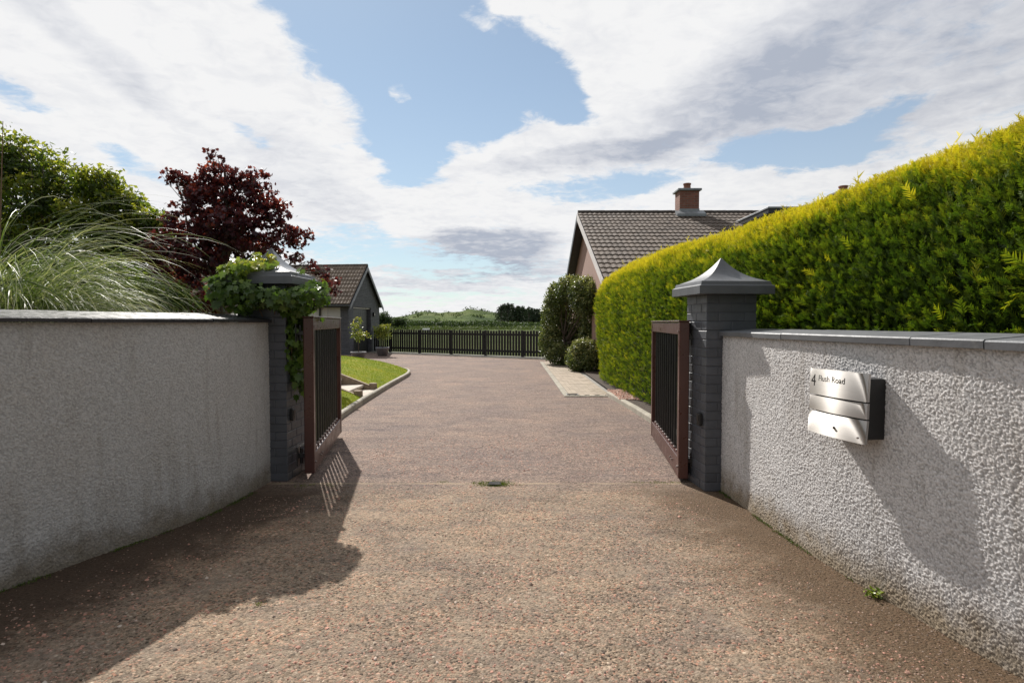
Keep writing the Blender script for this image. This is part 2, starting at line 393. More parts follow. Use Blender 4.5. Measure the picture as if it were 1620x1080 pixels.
M['pot_leaf'] = leaf_mat('potted plant leaves', [(0.0, (0.06, 0.10, 0.02)), (0.6, (0.19, 0.22, 0.04)), (1.0, (0.42, 0.36, 0.10))], 0.35, 0.4, 1.4, 0.0)
M['blade'] = leaf_mat('silvery grass blades', [(0.0, (0.045, 0.075, 0.015)), (0.45, (0.11, 0.16, 0.045)), (0.8, (0.30, 0.33, 0.20)), (1.0, (0.50, 0.48, 0.38))], 0.35, 0.48, 1.1, 0.0, 0.35)
M['lawn_blade'] = leaf_mat('lawn blades', [(0.0, (0.10, 0.16, 0.008)), (0.6, (0.22, 0.27, 0.014)), (1.0, (0.42, 0.34, 0.04))], 0.4, 0.7, 1.2, 0.0, 0.1)
M['far_leaf'] = leaf_mat('far foliage', [(0.0, (0.022, 0.038, 0.016)), (0.6, (0.05, 0.08, 0.028)), (1.0, (0.10, 0.13, 0.05))], 0.2, 0.7, 1.2, 0.0, 0.2)
M['far_conifer'] = leaf_mat('far conifer foliage', [(0.0, (0.018, 0.030, 0.018)), (0.6, (0.032, 0.05, 0.026)), (1.0, (0.06, 0.08, 0.035))], 0.1, 0.8, 1.0, 0.0, 0.2)
M['moss'] = leaf_mat('moss and small weeds', [(0.0, (0.04, 0.07, 0.01)), (0.6, (0.12, 0.17, 0.02)), (1.0, (0.25, 0.25, 0.05))], 0.2, 0.7, 1.2, 0.0)

def steel_mat():
    m, t = material('brushed steel')
    v = t.node('ShaderNodeVectorMath', operation='MULTIPLY', inp={0: t.obj, 1: (4.0, 4.0, 500.0)}).outputs[0]
    n = t.noise(v, 1.0, 4, 0.6)
    t.put(t.bs.inputs['Base Color'], t.ramp(n, [(0.3, (0.56, 0.54, 0.52)), (0.7, (0.64, 0.62, 0.60))]))
    t.put(t.bs.inputs['Metallic'], 1.0)
    t.put(t.bs.inputs['Roughness'], 0.29)
    t.put(t.bs.inputs['Anisotropic'], 1.0)
    t.put(t.bs.inputs['Anisotropic Rotation'], 0.25)
    tg = t.node('ShaderNodeTangent', direction_type='RADIAL', axis='Z')
    t.l.new(tg.outputs[0], t.bs.inputs['Tangent'])
    t.put(t.bs.inputs['Normal'], bump(t, n, 0.10, 0.001))
    return m
M['steel'] = steel_mat()

def chip_mat():
    m, t = material('loose drive chippings')
    at = t.node('ShaderNodeAttribute', attribute_name='tint').outputs['Fac']
    c = t.ramp(at, [(0.0, (0.06, 0.045, 0.04)), (0.3, (0.22, 0.16, 0.12)), (0.6, (0.34, 0.17, 0.12)), (0.85, (0.42, 0.22, 0.16)), (1.0, (0.5, 0.44, 0.37))])
    t.put(t.bs.inputs['Base Color'], c)
    t.put(t.bs.inputs['Roughness'], 0.85)
    return m
M['chips'] = chip_mat()

# ------------------------------------------------------------------ mesh helpers
class MB:
    def __init__(self):
        self.v, self.f = [], []
    def add(self, vs, fs):
        o = len(self.v)
        self.v += [tuple(p) for p in vs]
        self.f += [tuple(i + o for i in f) for f in fs]
        return self
    def box(self, x0, x1, y0, y1, z0, z1):
        vs = [(x0, y0, z0), (x1, y0, z0), (x1, y1, z0), (x0, y1, z0), (x0, y0, z1), (x1, y0, z1), (x1, y1, z1), (x0, y1, z1)]
        return self.add(vs, [(3, 2, 1, 0), (4, 5, 6, 7), (0, 1, 5, 4), (1, 2, 6, 5), (2, 3, 7, 6), (3, 0, 4, 7)])
    def cbox(self, x0, x1, y0, y1, z0, z1, c):
        """box with chamfered edges"""
        vs, ix = [], {}
        def P(p):
            p = tuple(p)
            if p not in ix:
                ix[p] = len(vs)
                vs.append(p)
            return ix[p]
        lo, hi = (x0, y0, z0), (x1, y1, z1)
        def corner(s, ax):   # point for the face normal to axis ax
            q = []
            for i in range(3):
                e = hi[i] if s[i] > 0 else lo[i]
                q.append(e if i == ax else e - s[i] * c)
            return P(q)
        fs = []
        for ax in range(3):
            b, d = (ax + 1) % 3, (ax + 2) % 3
            for sg in (-1, 1):
                ring = []
                for (sb, sdd) in ((-1, -1), (1, -1), (1, 1), (-1, 1)):
                    s = [0, 0, 0]; s[ax] = sg; s[b] = sb; s[d] = sdd
                    ring.append(corner(s, ax))
                fs.append(tuple(ring if sg > 0 else ring[::-1]))
        for ax in range(3):
            b, d = (ax + 1) % 3, (ax + 2) % 3
            for sb in (-1, 1):
                for sdd in (-1, 1):
                    s1 = [0, 0, 0]; s1[ax] = -1; s1[b] = sb; s1[d] = sdd
                    s2 = list(s1); s2[ax] = 1
                    q = [corner(s1, b), corner(s2, b), corner(s2, d), corner(s1, d)]
                    fs.append(tuple(q if sb * sdd < 0 else q[::-1]))
        for sx_ in (-1, 1):
            for sy_ in (-1, 1):
                for sz_ in (-1, 1):
                    s = (sx_, sy_, sz_)
                    t_ = [corner(s, 0), corner(s, 1), corner(s, 2)]
                    fs.append(tuple(t_ if sx_ * sy_ * sz_ > 0 else t_[::-1]))
        return self.add(vs, fs)
    def tube(self, pts, radii, n=8, cap=True):
        rings = []
        base = len(self.v)
        pts = [Vector(p) for p in pts]
        up = Vector((0.13, 0.31, 0.94)).normalized()
        for i, p in enumerate(pts):
            d = (pts[min(i + 1, len(pts) - 1)] - pts[max(i - 1, 0)])
            d = d.normalized() if d.length > 1e-9 else Vector((0, 0, 1))
            a = d.cross(up)
            if a.length < 1e-3:
                a = d.cross(Vector((1, 0, 0)))
            a.normalize()
            b = d.cross(a)
            r = radii[i] if hasattr(radii, '__len__') else radii
            for k in range(n):
                th = 2 * math.pi * k / n
                self.v.append(tuple(p + a * (math.cos(th) * r) + b * (math.sin(th) * r)))
        for i in range(len(pts) - 1):
            for k in range(n):
                k2 = (k + 1) % n
                self.f.append((base + i * n + k, base + i * n + k2, base + (i + 1) * n + k2, base + (i + 1) * n + k))
        if cap:
            self.f.append(tuple(base + k for k in range(n))[::-1])
            self.f.append(tuple(base + (len(pts) - 1) * n + k for k in range(n)))
        return self
    def lathe(self, prof, n=24, c=(0, 0)):
        base = len(self.v)
        for (r, z) in prof:
            for k in range(n):
                th = 2 * math.pi * k / n
                self.v.append((c[0] + r * math.cos(th), c[1] + r * math.sin(th), z))
        for i in range(len(prof) - 1):
            for k in range(n):
                k2 = (k + 1) % n
                self.f.append((base + i * n + k, base + i * n + k2, base + (i + 1) * n + k2, base + (i + 1) * n + k))
        return self
    def prism(self, poly, axis, a, b):
        """extrude a 2-D polygon along an axis from a to b"""
        def mk(p, t_):
            if axis == 0: return (t_, p[0], p[1])
            if axis == 1: return (p[0], t_, p[1])
            return (p[0], p[1], t_)
        n = len(poly)
        vs = [mk(p, a) for p in poly] + [mk(p, b) for p in poly]
        fs = [tuple(range(n))[::-1], tuple(range(n, 2 * n))]
        for i in range(n):
            j = (i + 1) % n
            fs.append((i, j, n + j, n + i))
        return self.add(vs, fs)
    def mesh(self, name, mat, smooth=False):
        me = bpy.data.meshes.new(name)
        me.from_pydata(self.v, [], self.f)
        me.materials.append(M[mat] if isinstance(mat, str) else mat)
        if smooth:
            me.polygons.foreach_set('use_smooth', [True] * len(me.polygons))
        me.update()
        return me

def fix_normals(me):
    import bmesh
    b = bmesh.new(); b.from_mesh(me)
    bmesh.ops.recalc_face_normals(b, faces=b.faces)
    b.to_mesh(me); b.free()

def link(name, me, parent=None, loc=None, rotz=None):
    o = bpy.data.objects.new(name, me)
    COL.objects.link(o)
    if parent is not None:
        o.parent = parent
    if loc is not None:
        o.location = loc
    if rotz is not None:
        o.rotation_euler = (0, 0, rotz)
    return o

def tag(o, label=None, cat=None, group=None, kind=None):
    if label: o['label'] = label
    if cat: o['category'] = cat
    if group: o['group'] = group
    if kind: o['kind'] = kind
    return o

def thing(name, label, cat, loc=(0, 0, 0), rotz=0.0, group=None):
    o = link(name, None, None, loc, rotz)
    return tag(o, label, cat, group)

def part(name, mb, mat, parent, smooth=False, loc=None, rotz=None, fix=True):
    me = mb.mesh(name, mat, smooth)
    if fix:
        fix_normals(me)
    return link(name, me, parent, loc, rotz)

def struct(name, mb, mat, smooth=False, kind='structure'):
    o = part(name, mb, mat, None, smooth)
    o['kind'] = kind
    return o

def np_mesh(name, V, Fc, mat, tint=None, smooth=False):
    """V (n,3), Fc (m,3|4) -> mesh, quickly"""
    me = bpy.data.meshes.new(name)
    k = Fc.shape[1]
    me.vertices.add(len(V))
    me.vertices.foreach_set('co', np.ascontiguousarray(V, dtype=np.float32).ravel())
    me.loops.add(Fc.size)
    me.loops.foreach_set('vertex_index', np.ascontiguousarray(Fc, dtype=np.int32).ravel())
    me.polygons.add(len(Fc))
    me.polygons.foreach_set('loop_start', np.arange(0, Fc.size, k, dtype=np.int32))
    me.polygons.foreach_set('loop_total', np.full(len(Fc), k, dtype=np.int32))
    if smooth:
        me.polygons.foreach_set('use_smooth', np.ones(len(Fc), dtype=bool))
    if tint is not None:
        a = me.attributes.new('tint', 'FLOAT', 'POINT')
        a.data.foreach_set('value', np.ascontiguousarray(tint, dtype=np.float32))
    me.materials.append(M[mat] if isinstance(mat, str) else mat)
    me.update(calc_edges=True)
    me.validate()
    return me

def norm(a):
    return a / np.maximum(np.linalg.norm(a, axis=-1, keepdims=True), 1e-9)

def frames(nrm, spin=None, up=(0, 0, 1)):
    """rows: x axis, y axis (leaf length), z axis = nrm"""
    n = norm(nrm)
    upv = np.broadcast_to(np.array(up, float), n.shape) + RNG.normal(0, 0.05, n.shape)
    a = norm(np.cross(upv, n))
    b = np.cross(n, a)
    if spin is not None:
        c, s = np.cos(spin)[:, None], np.sin(spin)[:, None]
        a, b = a * c + b * s, b * c - a * s
    return np.stack([a, b, n], axis=1)

def scatter(name, tv, tf, pos, fr, sc, mat, tint, vt=None, mesh_only=False):
    """instance template tv/tf at pos with frames fr, scale sc; tint per instance (+ vt per template vertex)"""
    tv = np.asarray(tv, float); tf = np.asarray(tf, int)
    N, K = len(pos), len(tv)
    V = np.einsum('kj,njd->nkd', tv, fr) * np.asarray(sc).reshape(-1, 1, 1) + pos[:, None, :]
    Fc = tf[None] + (np.arange(N) * K)[:, None, None]
    T = np.repeat(np.asarray(tint, float)[:, None], K, axis=1)
    if vt is not None:
        T = T + np.asarray(vt)[None]
    return np_mesh(name, V.reshape(-1, 3), Fc.reshape(-1, tf.shape[1]), mat, np.clip(T, 0, 1).ravel())

def P(px, py, Y):
    """photograph pixel at depth Y -> world point"""
    return Vector(((px - 810) * Y / F, Y, HC + (510 - py) * Y / F))

def hash2(ix, iy, s):
    h = np.sin(ix * 127.1 + iy * 311.7 + s * 74.7) * 43758.5453
    return h - np.floor(h)

def worley(u, v, s=0.0):
    iu, iv = np.floor(u), np.floor(v)
    best = np.full(u.shape, 9.0); rid = np.zeros(u.shape)
    for a in (-1, 0, 1):
        for b in (-1, 0, 1):
            cu, cv = iu + a, iv + b
            du = cu + hash2(cu, cv, s) - u
            dv = cv + hash2(cu, cv, s + 1) - v
            d = np.sqrt(du * du + dv * dv)
            m_ = d < best
            best = np.where(m_, d, best)
            rid = np.where(m_, hash2(cu, cv, s + 2), rid)
    return best, rid

def vnoise(u, v, s=0.0):
    iu, iv = np.floor(u), np.floor(v)
    fu, fv = u - iu, v - iv
    fu, fv = fu * fu * (3 - 2 * fu), fv * fv * (3 - 2 * fv)
    h = lambda a, b: hash2(iu + a, iv + b, s)
    return (h(0, 0) * (1 - fu) + h(1, 0) * fu) * (1 - fv) + (h(0, 1) * (1 - fu) + h(1, 1) * fu) * fv

def fbm(u, v, o=4, s=0.0):
    r, a, t_ = 0, 0.5, 0
    for i in range(o):
        r = r + a * vnoise(u * 2 ** i, v * 2 ** i, s + i * 3.1)
        t_ += a; a *= 0.5
    return r / t_

# leaf templates ------------------------------------------------------------
LEAF_OVAL_V = [(0, 0, 0), (-0.28, 0.45, 0.05), (0, 0.5, -0.04), (0.28, 0.45, 0.05), (0, 1, 0.0)]
LEAF_OVAL_F = [(0, 2, 1), (0, 3, 2), (1, 2, 4), (2, 3, 4)]
# five pointed lobed leaf, fan around its middle
_l = [(0, -0.05), (0.20, -0.18), (0.30, 0.02), (0.58, 0.12), (0.36, 0.34), (0.46, 0.62), (0.17, 0.60), (0, 1.0), (-0.17, 0.60), (-0.46, 0.62), (-0.36, 0.34), (-0.58, 0.12), (-0.30, 0.02), (-0.20, -0.18)]
LOBED_V = [(0, 0.3, -0.05)] + [(x, y, 0.06 * abs(x) * 2 - 0.08 * max(0, y - 0.5)) for x, y in _l]
LOBED_F = [(0, i, i % 14 + 1) for i in range(1, 15)]
LOBE3_V = [(0, 0, 0), (-0.5, 0.35, 0.05), (-0.12, 0.5, 0.0), (0, 1.0, -0.05), (0.12, 0.5, 0.0), (0.5, 0.35, 0.05)]
LOBE3_F = [(0, 2, 1), (0, 4, 2), (0, 5, 4), (2, 4, 3)]

# ================================================================== THE GROUND
mb = MB()
n = 48
ring = [(4000 * math.cos(2 * math.pi * i / n), 4000 * math.sin(2 * math.pi * i / n), -0.012) for i in range(n)]
mb.add([(0, 0, -0.012)] + ring, [(0, i + 1, (i + 1) % n + 1) for i in range(n)])
struct('meadow_ground', mb, 'meadow')

mb = MB()
fenceL, fenceR = Vector((-6.75, 29.0, 0)), Vector((2.6, 23.15, 0))
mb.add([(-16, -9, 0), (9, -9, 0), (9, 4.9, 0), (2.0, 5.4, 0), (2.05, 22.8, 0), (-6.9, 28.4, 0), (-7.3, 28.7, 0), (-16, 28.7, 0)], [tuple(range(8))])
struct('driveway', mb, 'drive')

# pale strip in front of the back fence, with its edging line
fd = (fenceR - fenceL).normalized()
fn = Vector((fd.y, -fd.x, 0))     # toward the camera
def fpt(s, d, z): 
    p = fenceL + fd * s + fn * d
    return (p.x, p.y, z)
LF = (fenceR - fenceL).length
mb = MB()
mb.add([fpt(0.1, -0.2, 0.004), fpt(LF, -0.2, 0.004), fpt(LF, 1.15, 0.004), fpt(0.1, 1.15, 0.004)], [(0, 1, 2, 3)])
struct('gravel_strip', mb, 'strip')
edge_t = thing('edging_line', 'low pale edging stones in front of the gravel strip by the back fence', 'edging')
k = 0
s = 0.1
while s < LF - 0.95:
    mb = MB()
    c = [fpt(s + 0.006, 1.155, 0), fpt(s + 0.905, 1.155, 0), fpt(s + 0.905, 1.22, 0), fpt(s + 0.006, 1.22, 0)]
    mb.add([(p[0], p[1], 0.0) for p in c] + [(p[0], p[1], 0.028) for p in c], [(3, 2, 1, 0), (4, 5, 6, 7), (0, 1, 5, 4), (1, 2, 6, 5), (2, 3, 7, 6), (3, 0, 4, 7)])
    part('edging_stone', mb, 'kerb', edge_t)
    s += 0.915

# ================================================================== ROUGHCAST WALLS
def resample(path, step):
    path = [np.array(p, float) for p in path]
    out = []
    P0 = [path[0]] + path + [path[-1]]
    pts = []
    for i in range(1, len(P0) - 2):
        a, b, c, d = P0[i - 1], P0[i], P0[i + 1], P0[i + 2]
        for t_ in np.linspace(0, 1, 40, endpoint=False):
            pts.append(0.5 * ((2 * b) + (-a + c) * t_ + (2 * a - 5 * b + 4 * c - d) * t_ ** 2 + (-a + 3 * b - 3 * c + d) * t_ ** 3))
    pts.append(path[-1])
    pts = np.array(pts)
    L = np.concatenate([[0], np.cumsum(np.linalg.norm(np.diff(pts, axis=0), axis=1))])
    n_ = int(L[-1] / step) + 1
    q = np.linspace(0, L[-1], n_)
    return np.stack([np.interp(q, L, pts[:, 0]), np.interp(q, L, pts[:, 1])], axis=1), q

def path_normals(p, side):
    t_ = norm(np.gradient(p, axis=0))
    nr = np.stack([t_[:, 1], -t_[:, 0]], axis=1) * side
    return t_, nr

def roughcast_wall(path, side, ztop, step, cell, amp, mat, parent, thick=0.23):
    p, q = resample(path, step)
    t_, nr = path_normals(p, side)
    nz = int(ztop / step)
    z = np.linspace(-0.02, ztop, nz)
    U, Z = np.meshgrid(q, z, indexing='ij')
    d1, r1 = worley(U / cell + fbm(U * 30, Z * 30, 2) * 0.5, Z / cell, 1.0)
    d2, r2 = worley(U / (cell * 0.55), Z / (cell * 0.55), 5.0)
    h = np.clip(1 - d1 * 1.25, 0, 1) ** 0.9 * (0.12 + 0.88 * r1 ** 1.3) + 0.40 * np.clip(1 - d2 * 1.3, 0, 1) * r2
    undul = (fbm(U * 1.3, Z * 1.3, 3, 9) - 0.5) * 0.018
    foot = np.clip((0.10 - Z) / 0.10, 0, 1) * 0.012 * fbm(U * 5, Z * 0 + 3, 3, 4)
    D = h * amp + undul + foot
    V = np.zeros(U.shape + (3,))
    V[..., 0] = p[:, None, 0] + nr[:, None, 0] * D
    V[..., 1] = p[:, None, 1] + nr[:, None, 1] * D
    V[..., 2] = Z
    n0, n1_ = U.shape
    idx = np.arange(n0 * n1_).reshape(n0, n1_)
    Fc = np.stack([idx[:-1, :-1], idx[1:, :-1], idx[1:, 1:], idx[:-1, 1:]], axis=-1).reshape(-1, 4)
    if side > 0:
        Fc = Fc[:, ::-1]
    tint = np.clip(h * 1.1 + (r1 - 0.5) * 0.25, 0, 1)
    me = np_mesh('render_coat', V.reshape(-1, 3), Fc, mat, tint.ravel(), smooth=True)
    link('render_coat', me, parent)
    # body behind the coat
    pc = p[::20]; nc = nr[::20]
    mb_ = MB()
    m_ = len(pc)
    for (off, zz_) in ((0.012, -0.05), (0.012, ztop - 0.002), (thick, ztop - 0.002), (thick, -0.05)):
        for i in range(m_):
            mb_.v.append((pc[i, 0] - nc[i, 0] * off, pc[i, 1] - nc[i, 1] * off, zz_))
    for a in range(4):
        b = (a + 1) % 4
        for i in range(m_ - 1):
            mb_.f.append((a * m_ + i, a * m_ + i + 1, b * m_ + i + 1, b * m_ + i))
    mb_.f.append((0, m_, 2 * m_, 3 * m_)); mb_.f.append((m_ - 1, 2 * m_ - 1, 3 * m_ - 1, 4 * m_ - 1))
    part('wall_core', mb_, mat, parent)
    return p, q, t_, nr

def coping(p, q, nr, joints, z0, lip, rise, mat, parent, over=0.035, depth=0.30):
    """weathered coping stones, one object each, laid along the path between the joint positions (arc length)"""
    for a, b in zip(joints[:-1], joints[1:]):
        qs = np.linspace(a + 0.004, b - 0.004, 6)
        X = np.interp(qs, q, p[:, 0]); Y = np.interp(qs, q, p[:, 1])
        NX = np.interp(qs, q, nr[:, 0]); NY = np.interp(qs, q, nr[:, 1])
        dz = random.uniform(-0.003, 0.003); do = random.uniform(-0.004, 0.004)
        prof = [(over + do, z0), (over + do + 0.002, z0 + lip - 0.007), (over + do - 0.006, z0 + lip), (-depth, z0 + lip + rise), (-depth, z0)]
        mb_ = MB()
        for i in range(6):
            for (o_, z_) in prof:
                mb_.v.append((X[i] + NX[i] * o_, Y[i] + NY[i] * o_, z_ + dz))
        k_ = len(prof)
        for i in range(5):
            for j in range(k_):
                j2 = (j + 1) % k_
                mb_.f.append((i * k_ + j, i * k_ + j2, (i + 1) * k_ + j2, (i + 1) * k_ + j))
        mb_.f.append(tuple(range(k_))); mb_.f.append(tuple(5 * k_ + j for j in range(k_)))
        part('coping_stone', mb_, mat, parent)

rw = thing('rendered_wall', 'curved white roughcast wall right of the gates, carrying the steel letterbox', 'wall')
rpath = [(1.80, 5.03), (1.826, 4.62), (1.85, 4.05), (1.90, 3.465), (1.95, 3.10), (2.0, 2.83), (2.035, 2.62), (2.10, 2.3), (2.2, 1.85), (2.42, 1.1)]
rp, rq, rt, rn = roughcast_wall(rpath, 1, 1.335, 0.0042, 0.0088, 0.0072, 'roughcast', rw)
if rn[len(rn)//2, 0] > 0: raise RuntimeError('wall normal')
def arc_at(p, q, Y):
    return float(np.interp(-Y, -p[:, 1], q))
js = [arc_at(rp, rq, y) for y in (4.98, 3.95, 2.87, 2.5)] 
js = [0.0 + 0.02, js[1], js[2], js[3], js[3] + 0.62, js[3] + 1.1, rq[-1] - 0.01]
coping(rp, rq, rn, js, 1.337, 0.040, 0.022, 'coping_grey', rw)

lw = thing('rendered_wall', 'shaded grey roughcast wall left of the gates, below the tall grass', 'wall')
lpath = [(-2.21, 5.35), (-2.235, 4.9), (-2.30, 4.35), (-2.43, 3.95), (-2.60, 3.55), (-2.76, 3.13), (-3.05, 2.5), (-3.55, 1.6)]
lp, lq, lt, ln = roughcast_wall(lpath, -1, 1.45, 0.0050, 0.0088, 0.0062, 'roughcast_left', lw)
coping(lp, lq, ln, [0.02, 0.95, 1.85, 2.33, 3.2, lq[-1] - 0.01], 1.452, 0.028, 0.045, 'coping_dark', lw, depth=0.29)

# ================================================================== GATE PILLARS
def brick_mesh(L, Wd, Hh, seed):
    rr = random.Random(seed)
    mb_ = MB().cbox(-L / 2, L / 2, -Wd / 2, Wd / 2, 0, Hh, 0.003)
    mb_.v = [(x + rr.uniform(-.0014, .0014), y + rr.uniform(-.0014, .0014), z + rr.uniform(-.0012, .0012)) for x, y, z in mb_.v]
    me = mb_.mesh('brick', 'brick_paint')
    fix_normals(me)
    return me
ST = [brick_mesh(0.2165, 0.1025, 0.068, i) for i in range(6)]
HD = [brick_mesh(0.1025, 0.1025, 0.065, 20 + i) for i in range(3)]

def pillar(label, corner, rot, ztop, sx_, capz, sensor_z):
    """square brick pillar; 'corner' is its road-side corner by the gate, sx_ = +1 when it stretches to the right"""
    r = thing('gate_pillar', label, 'gate pillar', (corner[0], corner[1], 0), rot, 'brick pillars either side of the gates')
    w = 0.44
    x0, x1 = (0, w) if sx_ > 0 else (-w, 0)
    cxm = (x0 + x1) / 2
    part('mortar_core', MB().box(x0 + 0.0035, x1 - 0.0035, 0.0035, w - 0.0035, -0.03, ztop), 'mortar_paint', r)
    pitch = 0.0745
    nc = int(ztop / pitch)
    pitch = ztop / nc
    for c in range(nc):
        z = c * pitch + 0.004
        A = c % 2 == 0
        spots = []
        if A:   # two stretchers on front and back, one centred on each side
            for yy in (0.051, w - 0.051):
                for xx in (x0 + 0.1075, x1 - 0.1075):
                    spots.append((xx, yy, 0.0, ST))
            for xx in (x0 + 0.051, x1 - 0.051):
                spots.append((xx, w / 2, math.pi / 2, ST))
        else:
            for xx in (x0 + 0.051, x1 - 0.051):
                for yy in (0.1075, w - 0.1075):
                    spots.append((xx, yy, math.pi / 2, ST))
            for yy in (0.051, w - 0.051):
                spots.append((cxm, yy, 0.0, ST))
        for (xx, yy, a, lst) in spots:
            b = link('brick', random.choice(lst), r, (xx + random.uniform(-.001, .001), yy + random.uniform(-.001, .001), z), a + random.choice((0, math.pi)))
    # cast cap: fascia, step, concave pyramid
    o1, o2 = 0.105, 0.085
    zb = ztop
    prof = [(w / 2 - 0.02, 0.0), (w / 2 + o1, 0.0), (w / 2 + o1, 0.068), (w / 2 + o1 - 0.018, 0.078), (w / 2 + o1 - 0.026, 0.108), (w / 2 + o1 - 0.05, 0.113)]
    H = capz - ztop
    for i in range(1, 11):
        t_ = i / 10
        rad = (w / 2 + o1 - 0.05) * (1 - t_) + 0.004
        zz_ = 0.113 + (H - 0.113) * (0.42 * t_ + 0.58 * t_ ** 2.6)
        prof.append((rad, zz_))
    mb_ = MB()
    for (rad, zz_) in prof:
        for (a, b) in ((-1, -1), (1, -1), (1, 1), (-1, 1)):
            mb_.v.append((cxm + a * rad, w / 2 + b * rad, zb + zz_))
    for i in range(len(prof) - 1):
        for k_ in range(4):
            k2 = (k_ + 1) % 4
            mb_.f.append((i * 4 + k_, i * 4 + k2, i * 4 + 4 + k2, i * 4 + 4 + k_))
    mb_.f.append((3, 2, 1, 0)); e = 4 * (len(prof) - 1); mb_.f.append((e, e + 1, e + 2, e + 3))
    part('cap', mb_, 'cap', r)
    # gate sensor on the gate side face
    xs = -sx_ * 0.0
    sgn = -sx_
    mb_ = MB().cbox(min(0, sgn * 0.035), max(0, sgn * 0.035), 0.055, 0.115, sensor_z - 0.055, sensor_z + 0.055, 0.008)
    sen = part('gate_sensor', mb_, 'black_plastic', r)
    part('sensor_lens', MB().cbox(min(sgn * 0.034, sgn * 0.038), max(sgn * 0.034, sgn * 0.038), 0.065, 0.105, sensor_z - 0.01, sensor_z + 0.035, 0.001), 'black_metal', sen)
    return r
rpil = pillar('dark grey brick gate pillar on the right, bare, its cap in front of the golden hedge', (1.655, 4.95), R(4.5), 1.69, 1, 2.02, 0.61)
lpil = pillar('dark grey brick gate pillar on the left with ivy spilling from its cap', (-2.05, 5.27), R(-1.5), 1.795, -1, 2.15, 0.60)

# ================================================================== GATES
def gate(label, near, far, z0, z1, sx_):
    d = Vector((far[0] - near[0], far[1] - near[1], 0))
    L = d.length
    ang = math.atan2(-d.x, d.y)
    g = thing('driveway_gate', label, 'gate', (near[0], near[1], z0), ang, 'pair of open driveway gates')
    H = z1 - z0
    T = 0.088
    xa, xb = (0, T) if sx_ > 0 else (-T, 0)       # local x away from the drive
    xm = (xa + xb) / 2
    for (a, b) in ((0, 0.085), (L - 0.085, L)):
        part('stile', MB().cbox(xa, xb, a, b, 0, H, 0.006), 'gate_brown', g)
    part('top_rail', MB().cbox(xa + 0.003, xb - 0.003, 0.087, L - 0.087, H - 0.115, H - 0.003, 0.005), 'gate_brown', g)
    part('bottom_rail', MB().cbox(xa + 0.003, xb - 0.003, 0.087, L - 0.087, 0.004, 0.185, 0.005), 'gate_brown', g)
    part('top_strip', MB().cbox(xa - 0.008, xb + 0.008, -0.006, L + 0.006, H + 0.001, H + 0.014, 0.003), 'gate_brown', g)
    nb = 12
    me = MB().tube([(0, 0, 0.187), (0, 0, H - 0.117)], 0.0125, 10).mesh('bar', 'black_metal', False)
    foot = MB().lathe([(0.0125, 0.0), (0.019, 0.0), (0.019, 0.012), (0.0125, 0.02)], 10).mesh('sunlit_bar_foot', 'bolt', False)  # pale ring stands in for the sun on the bar's lower end
    fix_normals(me); fix_normals(foot)
    for i in range(nb):
        y = 0.085 + (L - 0.17) * (i + 0.5) / nb
        br = link('bar', me, g, (xm, y, 0))
        link('sunlit_bar_foot', foot, br, (0, 0, 0.187))
    # corner fillets of the opening
    for (yy, zz_, sy, sz) in ((0.087, H - 0.115, 1, -1), (L - 0.087, H - 0.115, -1, -1)):
        poly = [(yy, zz_), (yy + sy * 0.03, zz_)] + [(yy + sy * 0.03 * (1 - math.sin(t_)), zz_ + sz * 0.03 * (1 - math.cos(t_))) for t_ in (math.pi * .15, math.pi * .3, math.pi * .5)]
        part('corner_fillet', MB().prism(poly, 0, xa + 0.012, xb - 0.012), 'gate_brown', g)
    # bolts on the drive face
    xin = xa if sx_ > 0 else xb
    s = -1 if sx_ > 0 else 1
    for (yy, zz_) in ((0.045, H - 0.085), (0.05, 0.10), (0.36, 0.095), (0.46, 0.095)):
        mb_ = MB().tube([(xin, yy, zz_), (xin + s * 0.012, yy, zz_)], 0.011, 8)
        part('bolt', mb_, 'bolt', g)
    # hinges reaching back to the pillar
    xo = xb if sx_ > 0 else xa
    for zz_ in (H - 0.14, 0.16):
        mb_ = MB()
        mb_.tube([(xo + (0.035 * sx_), 0.05, zz_ - 0.07), (xo + (0.035 * sx_), 0.05, zz_ + 0.07)], 0.014, 10)
        mb_.cbox(min(xo - sx_ * 0.001, xo + sx_ * 0.075), max(xo - sx_ * 0.001, xo + sx_ * 0.075), 0.03, 0.07, zz_ - 0.02, zz_ + 0.02, 0.003)
        hg = part('hinge', mb_, 'black_metal', g)
        part('hinge_plate', MB().cbox(min(xo + sx_ * 0.057, xo + sx_ * 0.067), max(xo + sx_ * 0.057, xo + sx_ * 0.067), -0.01, 0.11, zz_ - 0.085, zz_ + 0.085, 0.002), 'black_metal', hg)
    return g
gate('maroon framed gate with black bars standing open at the bare right pillar', (1.507, 5.23), (1.745, 7.27), 0.035, 1.455, 1)
gate('maroon framed gate with black bars standing open beside the ivy covered pillar', (-1.82, 5.32), (-2.16, 7.34), 0.06, 1.495, -1)

# gate stop in the middle of the drive
gs = MB()
poly = [(-0.065, 0.0), (0.065, 0.0), (0.045, 0.014), (-0.045, 0.014)]
gs.prism(poly, 1, -0.05, 0.05)
M['gate_stop'] = simple('rusty black iron', (0.010, 0.009, 0.008), 0.97)
o = part('gate_stop', gs, 'gate_stop', None, loc=(-0.155, 5.17, 0.0))
tag(o, 'small black metal gate stop in the middle of the drive, ringed with moss', 'gate stop')

# ================================================================== LETTERBOX
bx_r = Vector((1.958, 3.035, 0))            # wall point at the box's right end
tdir = Vector((-0.168, 0.986, 0)).normalized()
nrm_ = Vector((-0.986, -0.168, 0)).normalized()
